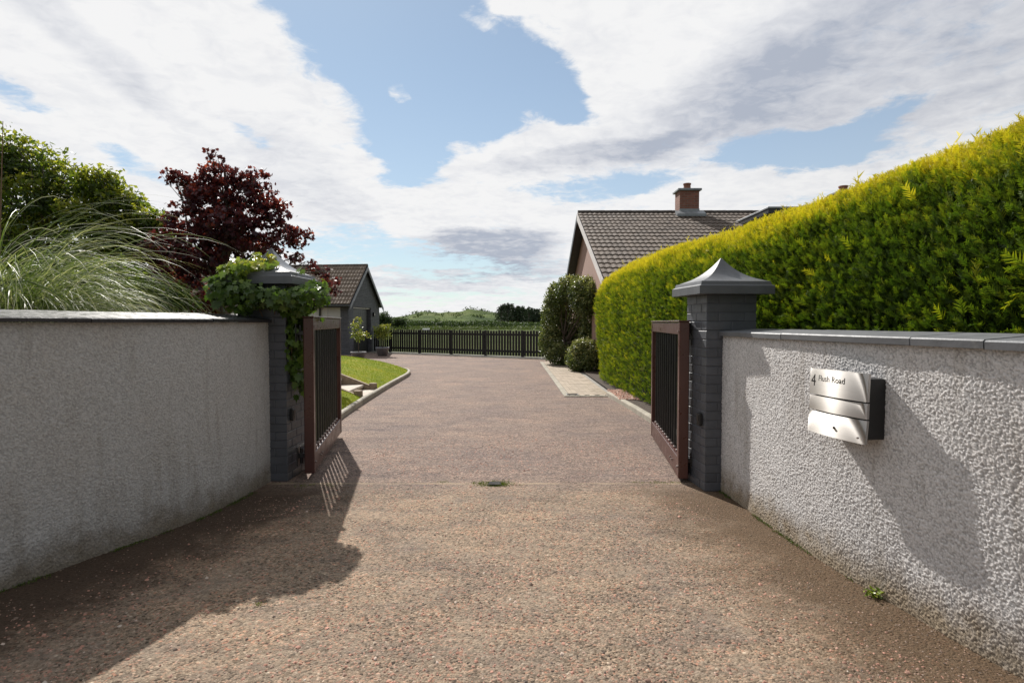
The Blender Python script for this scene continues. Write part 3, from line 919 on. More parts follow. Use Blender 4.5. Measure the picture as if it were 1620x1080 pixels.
# local frame: x along the wall toward the camera-right end, y into the wall
lb = thing('letterbox', 'brushed steel wall letterbox marked 4 Flush Road, on the white roughcast wall', 'letterbox', (0, 0, 0))
mat_ = Matrix(((-tdir.x, -nrm_.x, 0, bx_r.x), (-tdir.y, -nrm_.y, 0, bx_r.y), (0, 0, 1, 0.812), (0, 0, 0, 1)))
lb.matrix_world = mat_
Wb, Hb, Db = 0.43, 0.37, 0.11
part('body', MB().cbox(-Wb + 0.03, -0.004, -Db + 0.006, 0.03, 0.022, Hb - 0.028, 0.006), 'black_plastic', lb)
def steel_panel(name, z0, z1, dep0, dep1):
    """slightly bowed sheet with folded edges"""
    nx_, nz_ = 24, 8
    def pt(u, v):
        bow = 0.019 * (1 - (2 * u - 0.82) ** 2) + 0.0008 * (1 - (2 * v - 1) ** 2)
        return (-Wb + Wb * u, -Db - bow - (dep0 * (1 - v) + dep1 * v), z0 + (z1 - z0) * v)
    V_ = [pt(i / nx_, j / nz_) for i in range(nx_ + 1) for j in range(nz_ + 1)]
    F_ = [(i * (nz_ + 1) + j, (i + 1) * (nz_ + 1) + j, (i + 1) * (nz_ + 1) + j + 1, i * (nz_ + 1) + j + 1) for i in range(nx_) for j in range(nz_)]
    ns_ = len(F_)
    back = lambda p_: (p_[0], p_[1] + 0.012, p_[2])
    def strip(pts):
        o0 = len(V_)
        for p_ in pts:
            V_.append(p_); V_.append(back(p_))
        for k in range(len(pts) - 1):
            F_.append((o0 + 2 * k, o0 + 2 * k + 1, o0 + 2 * k + 3, o0 + 2 * k + 2))
    strip([pt(i / nx_, 1) for i in range(nx_ + 1)]); strip([pt(i / nx_, 0) for i in range(nx_ + 1)])
    strip([pt(0, 0), pt(0, 1)]); strip([pt(1, 0), pt(1, 1)])
    o0 = len(V_)
    V_ += [back(pt(0, 0)), back(pt(1, 0)), back(pt(1, 1)), back(pt(0, 1))]
    F_.append((o0, o0 + 3, o0 + 2, o0 + 1))
    me = bpy.data.meshes.new(name)
    me.from_pydata(V_, [], F_)
    me.materials.append(M['steel'])
    for k, pl_ in enumerate(me.polygons):
        pl_.use_smooth = k < ns_
    return link(name, me, lb)
p1 = steel_panel('flap', 0.222, 0.37, 0.006, 0.0)
p2 = steel_panel('middle_panel', 0.132, 0.214, 0.006, 0.004)
p3 = steel_panel('door_panel', 0.0, 0.124, 0.016, 0.005)
part('keyhole', MB().tube([(-0.20, -Db - 0.034, 0.055), (-0.20, -Db - 0.026, 0.055)], 0.007, 12), 'black_metal', p3)
part('rivet', MB().tube([(-0.035, -Db - 0.026, 0.03), (-0.035, -Db - 0.018, 0.03)], 0.005, 10), 'bolt', p3)
def lettering(name, txt, size, x, z, y, parent):
    cu = bpy.data.curves.new(name, 'FONT')
    cu.body = txt; cu.size = size; cu.extrude = 0.0002
    tmp = bpy.data.objects.new('tmp', cu)
    COL.objects.link(tmp)
    dg = bpy.context.evaluated_depsgraph_get()
    dg.update()
    me = bpy.data.meshes.new_from_object(tmp.evaluated_get(dg))
    bpy.data.objects.remove(tmp)
    for v in me.vertices:
        u = (x + v.co.x + Wb) / Wb
        w_ = (z + v.co.y - 0.222) / 0.148
        bow = 0.019 * (1 - (2 * u - 0.82) ** 2) + 0.0008 * (1 - (2 * w_ - 1) ** 2) + 0.006 * (1 - w_)
        v.co = (x + v.co.x, y - bow - v.co.z, z + v.co.y)
    me.materials.clear()
    me.materials.append(M['letter_black'])
    return link(name, me, parent)
lettering('house_number', '4', 0.098, -Wb + 0.012, 0.270, -Db - 0.0002, p1)
lettering('street_name', 'Flush Road', 0.047, -Wb + 0.082, 0.303, -Db - 0.0002, p1)

# ================================================================== LEFT KERB, LAWN BANK AND STEPS
kpath = [(-2.12, 5.75), (-2.33, 7.2), (-2.56, 8.8), (-2.70, 12.0), (-2.76, 14.6), (-2.80, 15.8), (-3.02, 17.0), (-3.6, 17.9), (-4.7, 18.5), (-7.0, 19.0), (-10.5, 19.3)]
kp, kq = resample(kpath, 0.05)
kt, kn = path_normals(kp, 1)       # normal toward the lawn or drive
if kn[10, 0] > 0: kn = -kn         # toward the lawn (left)
def kerb_run(parent, p, q, nr, length, w, h, a=0.0, b=None, name='kerb_stone'):
    b = q[-1] if b is None else b
    s_ = a
    while s_ < b - 0.15:
        e = min(s_ + length, b)
        qs = np.linspace(s_ + 0.004, e - 0.004, 5)
        X = np.interp(qs, q, p[:, 0]); Y = np.interp(qs, q, p[:, 1])
        NX = np.interp(qs, q, nr[:, 0]); NY = np.interp(qs, q, nr[:, 1])
        dz = random.uniform(-0.004, 0.004)
        prof = [(0, -0.03), (0, h - 0.02), (0.012, h - 0.004), (0.024, h), (w, h), (w, -0.03)]
        mb_ = MB()
        for i in range(5):
            for (o_, z_) in prof:
                mb_.v.append((X[i] + NX[i] * o_, Y[i] + NY[i] * o_, z_ + dz))
        k_ = len(prof)
        for i in range(4):
            for j in range(k_):
                j2 = (j + 1) % k_
                mb_.f.append((i * k_ + j, i * k_ + j2, (i + 1) * k_ + j2, (i + 1) * k_ + j))
        mb_.f.append(tuple(range(k_))); mb_.f.append(tuple(4 * k_ + j for j in range(k_)))
        part(name, mb_, 'kerb', parent)
        s_ += length
lk = thing('kerb', 'pale concrete kerb curving round the foot of the lawn bank', 'kerb')
kerb_run(lk, kp, kq, kn, 0.915, 0.07, 0.10)

# lawn bank: height grows with the distance from the kerb
def bank_h(x, y):
    pts = kp[::4]
    d = np.full(x.shape, 1e9)
    for i in range(len(pts) - 1):
        a, b = pts[i], pts[i + 1]
        ab = b - a
        t_ = np.clip(((x - a[0]) * ab[0] + (y - a[1]) * ab[1]) / (ab @ ab), 0, 1)
        d = np.minimum(d, np.hypot(x - a[0] - ab[0] * t_, y - a[1] - ab[1] * t_))
    return 0.065 + 0.60 * (1 - np.exp(-np.maximum(d - 0.06, 0) / 1.45)) + 0.02 * (fbm(x * 1.2, y * 1.2, 3) - 0.5)
SY0, SY1 = 10.62, 12.02
steps_zone = lambda x, y: (y > SY0 - 0.02) & (y < SY1 + 0.02) & (x > -5.1)
rows = sorted(set(list(np.round(np.arange(5.8, 19.4, 0.12), 3)) + [SY0 - 0.03, SY0 - 0.01, SY1 + 0.01, SY1 + 0.03]))
cols = np.linspace(0, 1, 46) ** 1.3
# inner boundary of the kerb at each y (right edge of the lawn)
keepi = kp[:, 1] < 17.9
def right_edge(y):
    ys = kp[:, 1]; xs = kp[:, 0] + kn[:, 0] * 0.068
    if y >= 19.28: return -10.3
    return float(np.interp(y, ys + kn[:, 1] * 0.068, xs))
V = []
for y in rows:
    xr_ = right_edge(y)
    for c in cols:
        V.append((xr_ + c * (-16 - xr_), y))
V = np.array(V)
Zb = bank_h(V[:, 0], V[:, 1])
Zb = np.where(steps_zone(V[:, 0], V[:, 1]), -0.05, Zb)
V3 = np.column_stack([V, Zb])
nr_, nc_ = len(rows), len(cols)
idx = np.arange(nr_ * nc_).reshape(nr_, nc_)
Fc = np.stack([idx[:-1, :-1], idx[:-1, 1:], idx[1:, 1:], idx[1:, :-1]], axis=-1).reshape(-1, 4)[:, ::-1]
lawn = link('lawn_bank', np_mesh('lawn_bank', V3, Fc, 'lawn', smooth=True))
lawn['kind'] = 'structure'
# blades
N = 90000
bx = -2.4 - RNG.random(N) ** 1.3 * 6.0
by = 6.0 + RNG.random(N) * 12.8
re_ = np.interp(by, (kp[:, 1] + kn[:, 1] * 0.068)[:], (kp[:, 0] + kn[:, 0] * 0.068)[:])
ok = (bx < re_ - 0.01) & ~steps_zone(bx, by)
bx, by = bx[ok], by[ok]
pos = np.column_stack([bx, by, bank_h(bx, by) - 0.004])
fr = frames(np.column_stack([RNG.normal(0, 1, len(bx)), RNG.normal(0, 1, len(bx)), RNG.normal(0, 0.25, len(bx))]))
tint = np.clip(fbm(bx * 1.5, by * 1.5, 4, 3) * 1.1 - 0.05 + RNG.normal(0, 0.16, len(bx)), 0, 1)
me = scatter('grass', [(-0.09, 0, 0), (0.09, 0, 0), (0.25, 1, 0.2)], [(0, 1, 2)], pos, fr, RNG.uniform(0.02, 0.045, len(bx)), 'lawn_blade', tint)
g_ = link('short_grass', me); g_['kind'] = 'stuff'

# garden ground behind the left wall
mb = MB()
for i in range(0, len(lp), 8):
    a = lp[i] - ln[i] * 0.235
    mb.v.append((a[0], a[1], 0.90)); 
kk = len(mb.v)
mb.v += [(-14, lp[-1][1], 0.90), (-14, 5.9, 0.88), (-2.6, 5.9, 0.86)]
mb.f.append(tuple(range(kk + 3)))
struct('garden_bed', mb, 'soil')

st = thing('garden_steps', 'short flight of pale slab steps between timber sleepers climbing the lawn bank', 'steps')
ys0, ys1 = SY0 + 0.10, SY1 - 0.10
treads = [(-3.06, -2.79, 0.075), (-3.50, -3.06, 0.175), (-3.96, -3.50, 0.31), (-4.45, -3.96, 0.44), (-5.05, -4.45, 0.56)]
for (a, b, z) in treads:
    part('tread', MB().cbox(a, b + 0.012, ys0, ys1, z - 0.05, z, 0.006), 'slab', st)
for i in range(1, len(treads)):
    b = treads[i][1]
    part('riser', MB().cbox(b - 0.06, b - 0.004, ys0 + 0.002, ys1 - 0.002, treads[i - 1][2] + 0.001, treads[i][2] - 0.051, 0.004), 'sleeper', st)
for yy in (SY0, SY1 - 0.09):
    mb_ = MB()
    prof = [(-2.86, 0.0), (-2.86, 0.13), (-3.6, 0.42), (-5.1, 0.70), (-5.1, 0.50), (-3.6, 0.18), (-3.1, 0.0)]
    mb_.prism(prof, 1, yy, yy + 0.088)
    part('side_sleeper', mb_, 'sleeper', st)
    mb_ = MB()
    px_ = -2.90 if yy > SY0 + .1 else -2.86
    mb_.lathe([(0.0, 0.17 + 0.03), (0.07, 0.2), (0.082, 0.185), (0.085, 0.0), (0.085, -0.02)], 14, (px_ + 0.03, yy + 0.05))
    part('post', mb_, 'sleeper', st)

# ================================================================== RIGHT: PAVED STRIP, KERB, BED
PX0, PX1, PY0, PY1 = 1.02, 2.02, 11.3, 21.4
mb = MB().add([(PX0, PY0, 0.004), (PX1 + .6, PY0 + 0.25, 0.004), (PX1 + 0.6, PY1, 0.004), (PX0, PY1, 0.004)], [(0, 1, 2, 3)])
path_o = struct('paved_path', mb, 'strip')
pv = [MB().cbox(0.002, 0.098, 0.002, 0.198, 0.0, 0.012 + d_, 0.003).mesh('paver', 'paver') for d_ in (0, 0.0012, 0.002)]
bd = [MB().cbox(0.003, 0.117, 0.003, 0.44, 0.0, 0.015, 0.004).mesh('edging_slab', 'kerb')]
for me in pv + bd: fix_normals(me)
yy = PY0 + 0.12
while yy < PY1 - 0.45:
    link('edging_slab', bd[0], path_o, (PX0, yy, 0.004)); yy += 0.443
for i in range(9):
    mb_ = MB().cbox(0.003, 0.107, 0.003, 0.112, 0.0, 0.015, 0.004)
    part('edging_slab', mb_, 'kerb', path_o, loc=(PX0 + 0.002 + i * 0.11, PY0, 0.004))
cnt = 0
restV, restF = MB(), None
yy = PY0 + 0.12
row = 0
while yy < PY1 - 0.2:
    for ccol in range(8):
        xx = PX0 + 0.122 + ccol * 0.1
        y2 = yy + (0.1 if ccol % 2 else 0.0)
        if cnt < 290:
            link('paver', random.choice(pv), path_o, (xx, y2, 0.004)); cnt += 1
        else:
            restV.box(xx + 0.002, xx + 0.098, y2 + 0.002, y2 + 0.198, 0.004, 0.016)
    yy += 0.2; row += 1
o = part('paver', restV, 'paver', path_o); o['kind'] = 'stuff'
# small drain grating in the paving
dg_ = thing('drain_cover', 'small dark drain grating in the near end of the buff paving', 'drain cover', (1.20, 11.52, 0.018))
part('frame', MB().cbox(-0.12, 0.12, -0.07, 0.07, 0, 0.006, 0.002), 'lead', dg_)
for i in range(5):
    part('bar', MB().cbox(-0.10, 0.10, -0.055 + i * 0.024, -0.043 + i * 0.024, 0.006, 0.012, 0.001), 'black_metal', dg_)

rk = thing('kerb', 'pale concrete kerb along the foot of the golden hedge', 'kerb')
rkp, rkq = resample([(1.86, 11.45), (1.95, 9.8), (2.0, 8.2), (2.04, 6.6), (2.06, 5.6)], 0.05)
_, rkn = path_normals(rkp, 1)
if rkn[5, 0] < 0: rkn = -rkn
kerb_run(rk, rkp, rkq, rkn, 0.915, 0.08, 0.09)
mb = MB()
left_ = [(x + 0.075, y, 0.07) for x, y in rkp[::6]]
mb.v = left_[::-1]
kk = len(mb.v)
mb.v += [(2.02 + 0.0, 11.6, 0.05), (2.03, 22.6, 0.05), (4.5, 22.6, 0.05), (4.5, 0.0, 0.05), (3.2, 0.0, 0.05), (2.5, 2.3, 0.05), (2.1, 5.5, 0.05)]
mb.f.append(tuple(range(len(mb.v))))
struct('hedge_bed', mb, 'soil')

# red gravel at the bed's end, loose chips on the drive
CHV = [(-.5, -.4, 0), (.5, -.35, 0), (.45, .4, 0), (-.4, .5, 0), (-.2, -.15, .45), (.3, .1, .5)]
CHF = [(0, 1, 4), (1, 5, 4), (1, 2, 5), (2, 3, 5), (3, 4, 5), (3, 0, 4)]
def chips(name, x, y, z, size, tint):
    nn_ = len(x)
    pos_ = np.column_stack([x, y, z])
    fr_ = frames(np.column_stack([RNG.normal(0, .25, nn_), RNG.normal(0, .25, nn_), np.ones(nn_)]), RNG.uniform(0, 6.28, nn_))
    me_ = scatter(name, CHV, CHF, pos_, fr_, size, 'chips', tint)
    o_ = link(name, me_); o_['kind'] = 'stuff'
    return o_
N = 1500
x = 1.93 + RNG.random(N) ** 1.4 * 0.35; y = 10.3 + RNG.random(N) * 1.5
chips('red_gravel', x, y, 0.072 + RNG.random(N) * 0.02, RNG.uniform(0.015, 0.03, N), RNG.uniform(0.45, 1.0, N))
N = 26000
y = 1.9 + RNG.random(N) ** 1.5 * 5.5; x = RNG.uniform(-3.1, 2.3, N)
wr = np.interp(y, rp[::-1, 1], rp[::-1, 0]); wl = np.interp(y, lp[::-1, 1], lp[::-1, 0])
ok = (x < wr - 0.02) & (x > wl + 0.02) & ((y < 4.8) | (np.abs(x) < 1.6))
x, y = x[ok], y[ok]; n_ = len(x)
dens = fbm(x * 1.5, y * 1.5, 4, 12) 
ok = RNG.random(n_) < np.clip((dens - 0.25) * 2.2, 0.1, 1); x, y = x[ok], y[ok]; n_ = len(x)
nearw = np.clip((0.55 - np.minimum(np.interp(y, rp[::-1, 1], rp[::-1, 0]) - x, x - np.interp(y, lp[::-1, 1], lp[::-1, 0]))) / 0.4, 0, 1)
chips('drive_chippings', x, y, np.full(n_, -0.0012), np.exp(RNG.normal(np.log(0.0095), 0.32, n_)) * (1 - 0.35 * nearw), RNG.beta(2.2, 1.7, n_) * (1 - 0.55 * nearw))

# ================================================================== BACK FENCE
bf = thing('picket_fence', 'long dark stained picket fence across the back of the drive', 'fence')
LFv = LF + 1.0
ang = math.atan2(fd.y, fd.x)
pkm = []
for i in range(4):
    mb_ = MB().cbox(-0.058, 0.058, -0.009, 0.009, 0.03, 1.095 + i * 0.008, 0.004)
    me = mb_.mesh('picket', 'timber_dark'); fix_normals(me); pkm.append(me)
s = -0.1
pi_ = 0
while s < LFv:
    slope = 1.0 + 0.0 * s
    p = fenceL + fd * s + fn * 0.035
    o = link('picket', random.choice(pkm), bf, (p.x, p.y, 0), ang + random.uniform(-0.02, 0.02)); pi_ += 1
    o.rotation_euler.y = random.uniform(-0.006, 0.006)
    s += 0.143
postm = MB().cbox(-0.05, 0.05, -0.05, 0.05, -0.05, 1.10, 0.008).mesh('fence_post', 'timber_dark'); fix_normals(postm)
s = 0.85
while s < LFv:
    p = fenceL + fd * s - fn * 0.055
    link('fence_post', postm, bf, (p.x, p.y, 0), ang)
    s += 1.9
for z in (0.22, 0.93):
    mb_ = MB().cbox(-0.1, LFv, -0.022, 0.022, z - 0.045, z + 0.045, 0.005)
    part('rail', mb_, 'timber_dark', bf, loc=(fenceL.x, fenceL.y, 0), rotz=ang)

# ================================================================== ROOF TILE
def tile_mesh(w, l, mat):
    """double roll concrete tile; local x across, y up the slope, z out of the roof"""
    xs = np.linspace(0, w, 9)
    mb_ = MB()
    prof = [0.012 + 0.020 * (0.5 - 0.5 * math.cos(4 * math.pi * i / 8)) ** 0.8 for i in range(9)]
    for (yy_, zo) in ((0.0, 0.026), (l, 0.0)):
        for i, x_ in enumerate(xs):
            mb_.v.append((x_, yy_, zo + prof[i]))
    for i, x_ in enumerate(xs):
        mb_.v.append((x_, 0.0, zo + prof[i] - 0.006))
    for i in range(8):
        mb_.f.append((i, i + 1, 9 + i + 1, 9 + i))
        mb_.f.append((18 + i, 18 + i + 1, i + 1, i))
    me_ = mb_.mesh('roof_tile', mat)
    return me_, mb_

def tiled_slope(parent, origin, along, up, ncol, nrow, w, g, mat, pick):
    """lay tiles; origin = lower left corner, along/up unit vectors; pick(i,j) -> own object or not"""
    me_, tb = tile_mesh(w, g + 0.03, mat)
    nrm2 = along.cross(up).normalized()
    if nrm2.z < 0: nrm2 = -nrm2
    rm = Matrix((along, up, nrm2)).transposed()
    rest = MB()
    own = 0
    cand = sorted([(pick(i, j), i, j) for i in range(ncol) for j in range(nrow)])
    chosen = set((i, j) for (_, i, j) in cand[:295])
    for i in range(ncol):
        for j in range(nrow):
            p_ = origin + along * (i * w) + up * (j * g)
            m4 = Matrix.Translation(p_ + nrm2 * random.uniform(0, 0.006)) @ rm.to_4x4() @ Matrix.Rotation(random.uniform(-0.006, 0.006), 4, 'Z')
            if (i, j) in chosen:
                o_ = link('roof_tile', me_, parent)
                o_.matrix_local = m4
            else:
                o0 = len(rest.v)
                rest.v += [tuple(m4 @ Vector(v_)) for v_ in tb.v]
                rest.f += [tuple(k_ + o0 for k_ in f_) for f_ in tb.f]
    if rest.v:
        o_ = part('roof_tile', rest, mat, parent, fix=False); o_['kind'] = 'stuff'

# ================================================================== GARAGE
G0 = Vector((-7.3, 26.0, 0)); gang = -R(6.55)
ga = thing('garage', 'low dark grey gable ended garage with brown tiled roof, behind the copper maple', 'garage', G0, gang)
LG, WG, ZE, ZR = 9.5, 4.03, 2.33, 4.10
d0, d1 = 0.55, 2.80
# light rendered long wall, brick pier at the corner, brick gable with door opening
part('rendered_side_wall', MB().box(-LG, -1.01, 0.03, 0.25, -0.05, ZE + 0.02), 'garage_render', ga)
part('corner_pier', MB().box(-1.0 + 0.62, 0.0, 0.0, 0.26, -0.05, ZE + 0.01), 'garage_brick', ga)
part('rendered_end_panel', MB().box(-1.0, -0.385, 0.03, 0.25, -0.05, ZE + 0.015), 'garage_render', ga)
gy = lambda y: ZE + (ZR - ZE) * (1 - abs(y - WG / 2) / (WG / 2))
poly = [(0.262, -0.05), (d0, -0.05), (d0, 2.16), (d1, 2.16), (d1, -0.05), (WG, -0.05), (WG, ZE), (WG / 2, ZR), (0.262, gy(0.262))]
part('gable_wall', MB().prism(poly, 0, -0.25, 0.0), 'garage_brick', ga)
part('back_wall', MB().box(-LG, -0.26, WG - 0.22, WG - 0.002, -0.05, ZE + 0.02), 'garage_brick', ga)
part('end_wall', MB().prism([(0.0, -0.05), (WG, -0.05), (WG, ZE), (WG / 2, ZR), (0, ZE)], 0, -LG - 0.24, -LG - 0.003), 'garage_brick', ga)
part('downpipe', MB().tube([(-1.32, -0.04, 0.0), (-1.32, -0.04, ZE - 0.05)], 0.045, 10), 'black_metal', ga)
# door: frame and vertical boards
dr = part('door', MB().box(-0.20, -0.16, d0 + 0.002, d1 - 0.002, 0.0, 2.155), 'dark_trim', ga)
nbd = 9
for i in range(nbd):
    a = d0 + 0.06 + (d1 - d0 - 0.12) * i / nbd
    b = d0 + 0.06 + (d1 - d0 - 0.12) * (i + 1) / nbd
    part('door_board', MB().cbox(-0.16, -0.135, a + 0.004, b - 0.004, 0.04, 2.09, 0.004), 'dark_trim', dr)
part('lintel_strip', MB().box(-0.155, -0.06, d0 + 0.003, d1 - 0.003, 2.10, 2.15), 'white_trim', dr)
# roof
ov = 0.22
th = math.atan2(ZR - ZE, WG / 2)
ups = Vector((0, math.cos(th), math.sin(th)))
nrm_s = Vector((0, -math.sin(th), math.cos(th)))
sl = (WG / 2) / math.cos(th) + ov
def slab_roof(x0, x1, halfw, ze, zr, over, thick, y0):
    """inverted V slab under the tiles"""
    k_ = (zr - ze) / halfw
    yA, zA = y0 - over, ze - over * k_
    yB, zB = y0 + 2 * halfw + over, ze - over * k_
    poly_ = [(yA, zA + 0.02), (y0 + halfw, zr + 0.02), (yB, zB + 0.02), (yB, zB + 0.02 + thick), (y0 + halfw, zr + 0.02 + thick), (yA, zA + 0.02 + thick)]
    return MB().prism(poly_, 0, x0, x1)
part('roof_deck', slab_roof(-LG - 0.3, 0.14, WG / 2, ZE, ZR, 0.22 * math.cos(th), 0.05, 0.0), 'dark_trim', ga)
org = Vector((-LG - 0.3, 0, 0)) + Vector((0, -0.22 * math.cos(th), ZE - 0.22 * math.sin(th) + 0.02)) + nrm_s * 0.05 + Vector((0, 0, 0.01))
ncol = int((LG + 0.44) / 0.3)
nrow = int(round((sl + 0.05) / 0.31))
tiled_slope(ga, org, Vector((1, 0, 0)), ups, ncol, nrow, (LG + 0.44) / ncol, sl / nrow, 'tile_warm', lambda i, j: -i)
k_ = 0
x = -LG - 0.3
while x < 0.1:
    part('ridge_tile', MB().tube([(x + 0.004, WG / 2, ZR + 0.07), (min(x + 0.446, 0.15), WG / 2, ZR + 0.075)], 0.085, 10), 'tile_ridge', ga)
    x += 0.45
# barge boards and gutter
for sgn in (0, 1):
    a = Vector((0, (WG / 2), ZR + 0.055)); 
    yb = -0.20 if sgn == 0 else WG + 0.20
    zb = ZE - 0.20 * math.tan(th) + 0.055
    mb_ = MB()
    poly_ = [(a.y, a.z - 0.02), (yb, zb - 0.02), (yb, zb - 0.19), (a.y, a.z - 0.21)]
    mb_.prism(poly_, 0, 0.142, 0.172)
    part('barge_board', mb_, 'grey_trim', ga)
part('gutter', MB().tube([(-LG - 0.3, -0.26, ZE - 0.16), (0.14, -0.26, ZE - 0.16)], 0.065, 8), 'black_metal', ga)
part('fascia', MB().box(-LG - 0.3, 0.14, -0.195, -0.165, ZE - 0.22, ZE - 0.09), 'dark_trim', ga)
wl_ = part('wall_lamp', MB().cbox(0.001, 0.09, 3.05, 3.17, 1.75, 1.95, 0.01), 'black_metal', ga)
part('lamp_glass', MB().cbox(0.03, 0.092, 3.07, 3.15, 1.80, 1.90, 0.004), 'white_trim', wl_)

# ================================================================== HOUSE
ho = thing('house', 'brown tiled bungalow with dusky pink gable and brick chimney, beyond the golden hedge', 'house', (2.2, 19.6, 0), 0.0)
HW, HZE, HZR, HL = 5.6, 2.42, 5.02, 15.0
hy = lambda y: HZE + (HZR - HZE) * (1 - abs(y) / HW)
part('gable_wall', MB().prism([(-HW + 0.35, 0), (HW - 0.35, 0), (HW - 0.35, hy(HW - 0.35) - 0.03), (0, HZR - 0.03), (-HW + 0.35, hy(-HW + 0.35) - 0.03)], 0, 0.30, 0.55), 'house_pink', ho)
part('front_wall', MB().box(0.552, HL - 0.3, -HW + 0.35, -HW + 0.6, 0, hy(-HW + 0.35) - 0.04), 'house_pink', ho)
part('rear_wall', MB().box(0.552, HL - 0.3, HW - 0.6, HW - 0.35, 0, hy(-HW + 0.35) - 0.04), 'house_pink', ho)
part('far_gable_wall', MB().prism([(-HW + 0.35, 0), (HW - 0.35, 0), (HW - 0.35, hy(HW - 0.35) - 0.03), (0, HZR - 0.03), (-HW + 0.35, hy(-HW + 0.35) - 0.03)], 0, HL - 0.298, HL - 0.05), 'house_pink', ho)
part('roof_deck', slab_roof(0.03, HL, HW, HZE, HZR, 0.0, 0.05, -HW), 'dark_trim', ho)
th = math.atan2(HZR - HZE, HW)
for sgn in (-1, 1):
    ups = Vector((0, -sgn * math.cos(th), math.sin(th)))
    nrm_s = Vector((0, sgn * math.sin(th), math.cos(th)))
    sl = HW / math.cos(th)
    nrow = 18 if sgn < 0 else 18
    org = Vector((0.0 if sgn < 0 else HL, sgn * HW, HZE + 0.02)) + nrm_s * 0.06
    al = Vector((1, 0, 0)) if sgn < 0 else Vector((-1, 0, 0))
    if sgn < 0:
        tiled_slope(ho, org, al, ups, 48, nrow, HL / 48, sl / nrow, 'tile_brown', lambda i, j: i - 0.35 * j if j > 2 else 100)
    else:
        part('rear_tiling', MB().add([tuple(org), tuple(org + al * HL), tuple(org + al * HL + ups * sl), tuple(org + ups * sl)], [(0, 1, 2, 3)]), 'tile_brown', ho)
x = 0.0
while x < HL - 0.2:
    part('ridge_tile', MB().tube([(x + 0.004, 0, HZR + 0.075), (x + 0.446, 0, HZR + 0.08)], 0.105, 10), 'tile_ridge', ho)
    x += 0.45
for sgn in (-1, 1):
    poly_ = [(0, HZR + 0.06), (sgn * HW, HZE + 0.06), (sgn * HW, HZE - 0.14), (0, HZR - 0.16)]
    part('barge_board', MB().prism(poly_, 0, -0.03, 0.0), 'white_trim' if sgn < 0 else 'dark_trim', ho)
    part('soffit', MB().prism([(0, HZR - 0.035), (sgn * HW, HZE - 0.035), (sgn * HW, HZE - 0.06), (0, HZR - 0.06)], 0, 0.001, 0.298), 'dark_trim', ho)
def chimney(x0, w, zt, d=0.55, potr=0.13, flash=True):
    b0 = -0.32
    ch = part('chimney', MB().box(x0, x0 + w, b0, b0 + d, HZR - 0.5, zt), 'chimney_brick', ho)
    part('chimney_cap', MB().cbox(x0 - 0.07, x0 + w + 0.07, b0 - 0.07, b0 + d + 0.07, zt + 0.001, zt + 0.07, 0.01), 'lead', ch)
    part('chimney_pot', MB().lathe([(potr * 0.95, zt + 0.07), (potr * 0.85, zt + 0.24), (potr, zt + 0.25), (potr, zt + 0.29), (potr * 0.8, zt + 0.29), (potr * 0.75, zt + 0.12)], 16, (x0 + w / 2, b0 + d / 2)), 'clay', ch)
    if flash:
        mb_ = MB()
        mb_.prism([(b0 - 0.28, HZR - 0.04), (b0 - 0.004, HZR + 0.11), (b0 - 0.004, HZR - 0.02), (b0 - 0.28, HZR - 0.12)], 0, x0 - 0.15, x0 + w + 0.15)
        part('flashing', mb_, 'lead', ch)
        part('flashing', MB().box(x0 - 0.012, x0 + w + 0.012, b0 - 0.012, b0 - 0.002, HZR + 0.0, HZR + 0.17), 'lead', ch)
    return ch
chimney(3.32, 0.64, 5.78)
chimney(8.55, 0.6, 5.70, potr=0.15)
# flat roofed dormer
dm = part('dormer', MB().box(5.15, 9.8, -3.1, -0.5, 3.0, 4.46), 'dark_trim', ho)
part('flat_roof', MB().cbox(4.92, 10.0, -3.35, -0.3, 4.47, 4.60, 0.012), 'dark_trim', dm)
part('roof_edge', MB().cbox(4.90, 10.02, -3.37, -0.28, 4.602, 4.66, 0.01), 'lead', dm)

# ================================================================== FOLIAGE
# --- golden hedge
HGY0, HGY1 = 0.6, 14.5
def hedge_surface(y, th_, shrink=0.0):
    xf = np.interp(y, [0.6, 3, 5, 6, 10, 14], [2.70, 2.58, 2.43, 2.28, 2.03, 1.86])
    zt = np.interp(y, [0.6, 2.6, 3, 3.6, 4.5, 5.5, 7, 9, 11.5, 14.5], [2.50, 2.54, 2.60, 2.62, 2.59, 2.57, 2.55, 2.63, 2.65, 2.42])
    cx = xf + 0.88
    a = 0.88
    endf = np.clip((HGY1 - y) / 0.9, 0, 1); endf = np.sqrt(np.clip(1 - (1 - endf) ** 2, 0, 1))
    c, s_ = np.cos(th_), np.sin(th_)
    ex = 0.48
    lump = (fbm(y * 1.1, th_ * 2.6, 3, 21) - 0.5) * 0.09 + (fbm(y * 3.3, th_ * 6.5, 2, 25) - 0.5) * 0.05
    aa = (a + lump) * (0.25 + 0.75 * endf) - shrink
    x_ = cx - aa * np.sign(c) * np.abs(c) ** ex * (1 - 0.26 * (1 - s_) ** 2)
    z_ = 0.03 + (zt - 0.03 + lump * 0.6 - shrink) * s_ ** ex * (0.80 + 0.20 * endf)
    return np.stack([x_, y + 0 * x_, z_], axis=-1)
hd = thing('conifer_hedge', 'tall clipped golden cypress hedge behind the right wall and along the drive', 'hedge')
ny_, nt_ = 170, 60
yy, tt = np.meshgrid(np.linspace(HGY0, HGY1, ny_), (lambda q: math.pi * (0.5 + 0.5 * np.sign(q) * (1 - (1 - np.abs(q)) ** 2.2)))(np.linspace(-1, 1, nt_) * 0.999), indexing='ij')
Vc = hedge_surface(yy, tt, 0.17)
idx = np.arange(ny_ * nt_).reshape(ny_, nt_)
Fc = np.stack([idx[:-1, :-1], idx[1:, :-1], idx[1:, 1:], idx[:-1, 1:]], axis=-1).reshape(-1, 4)
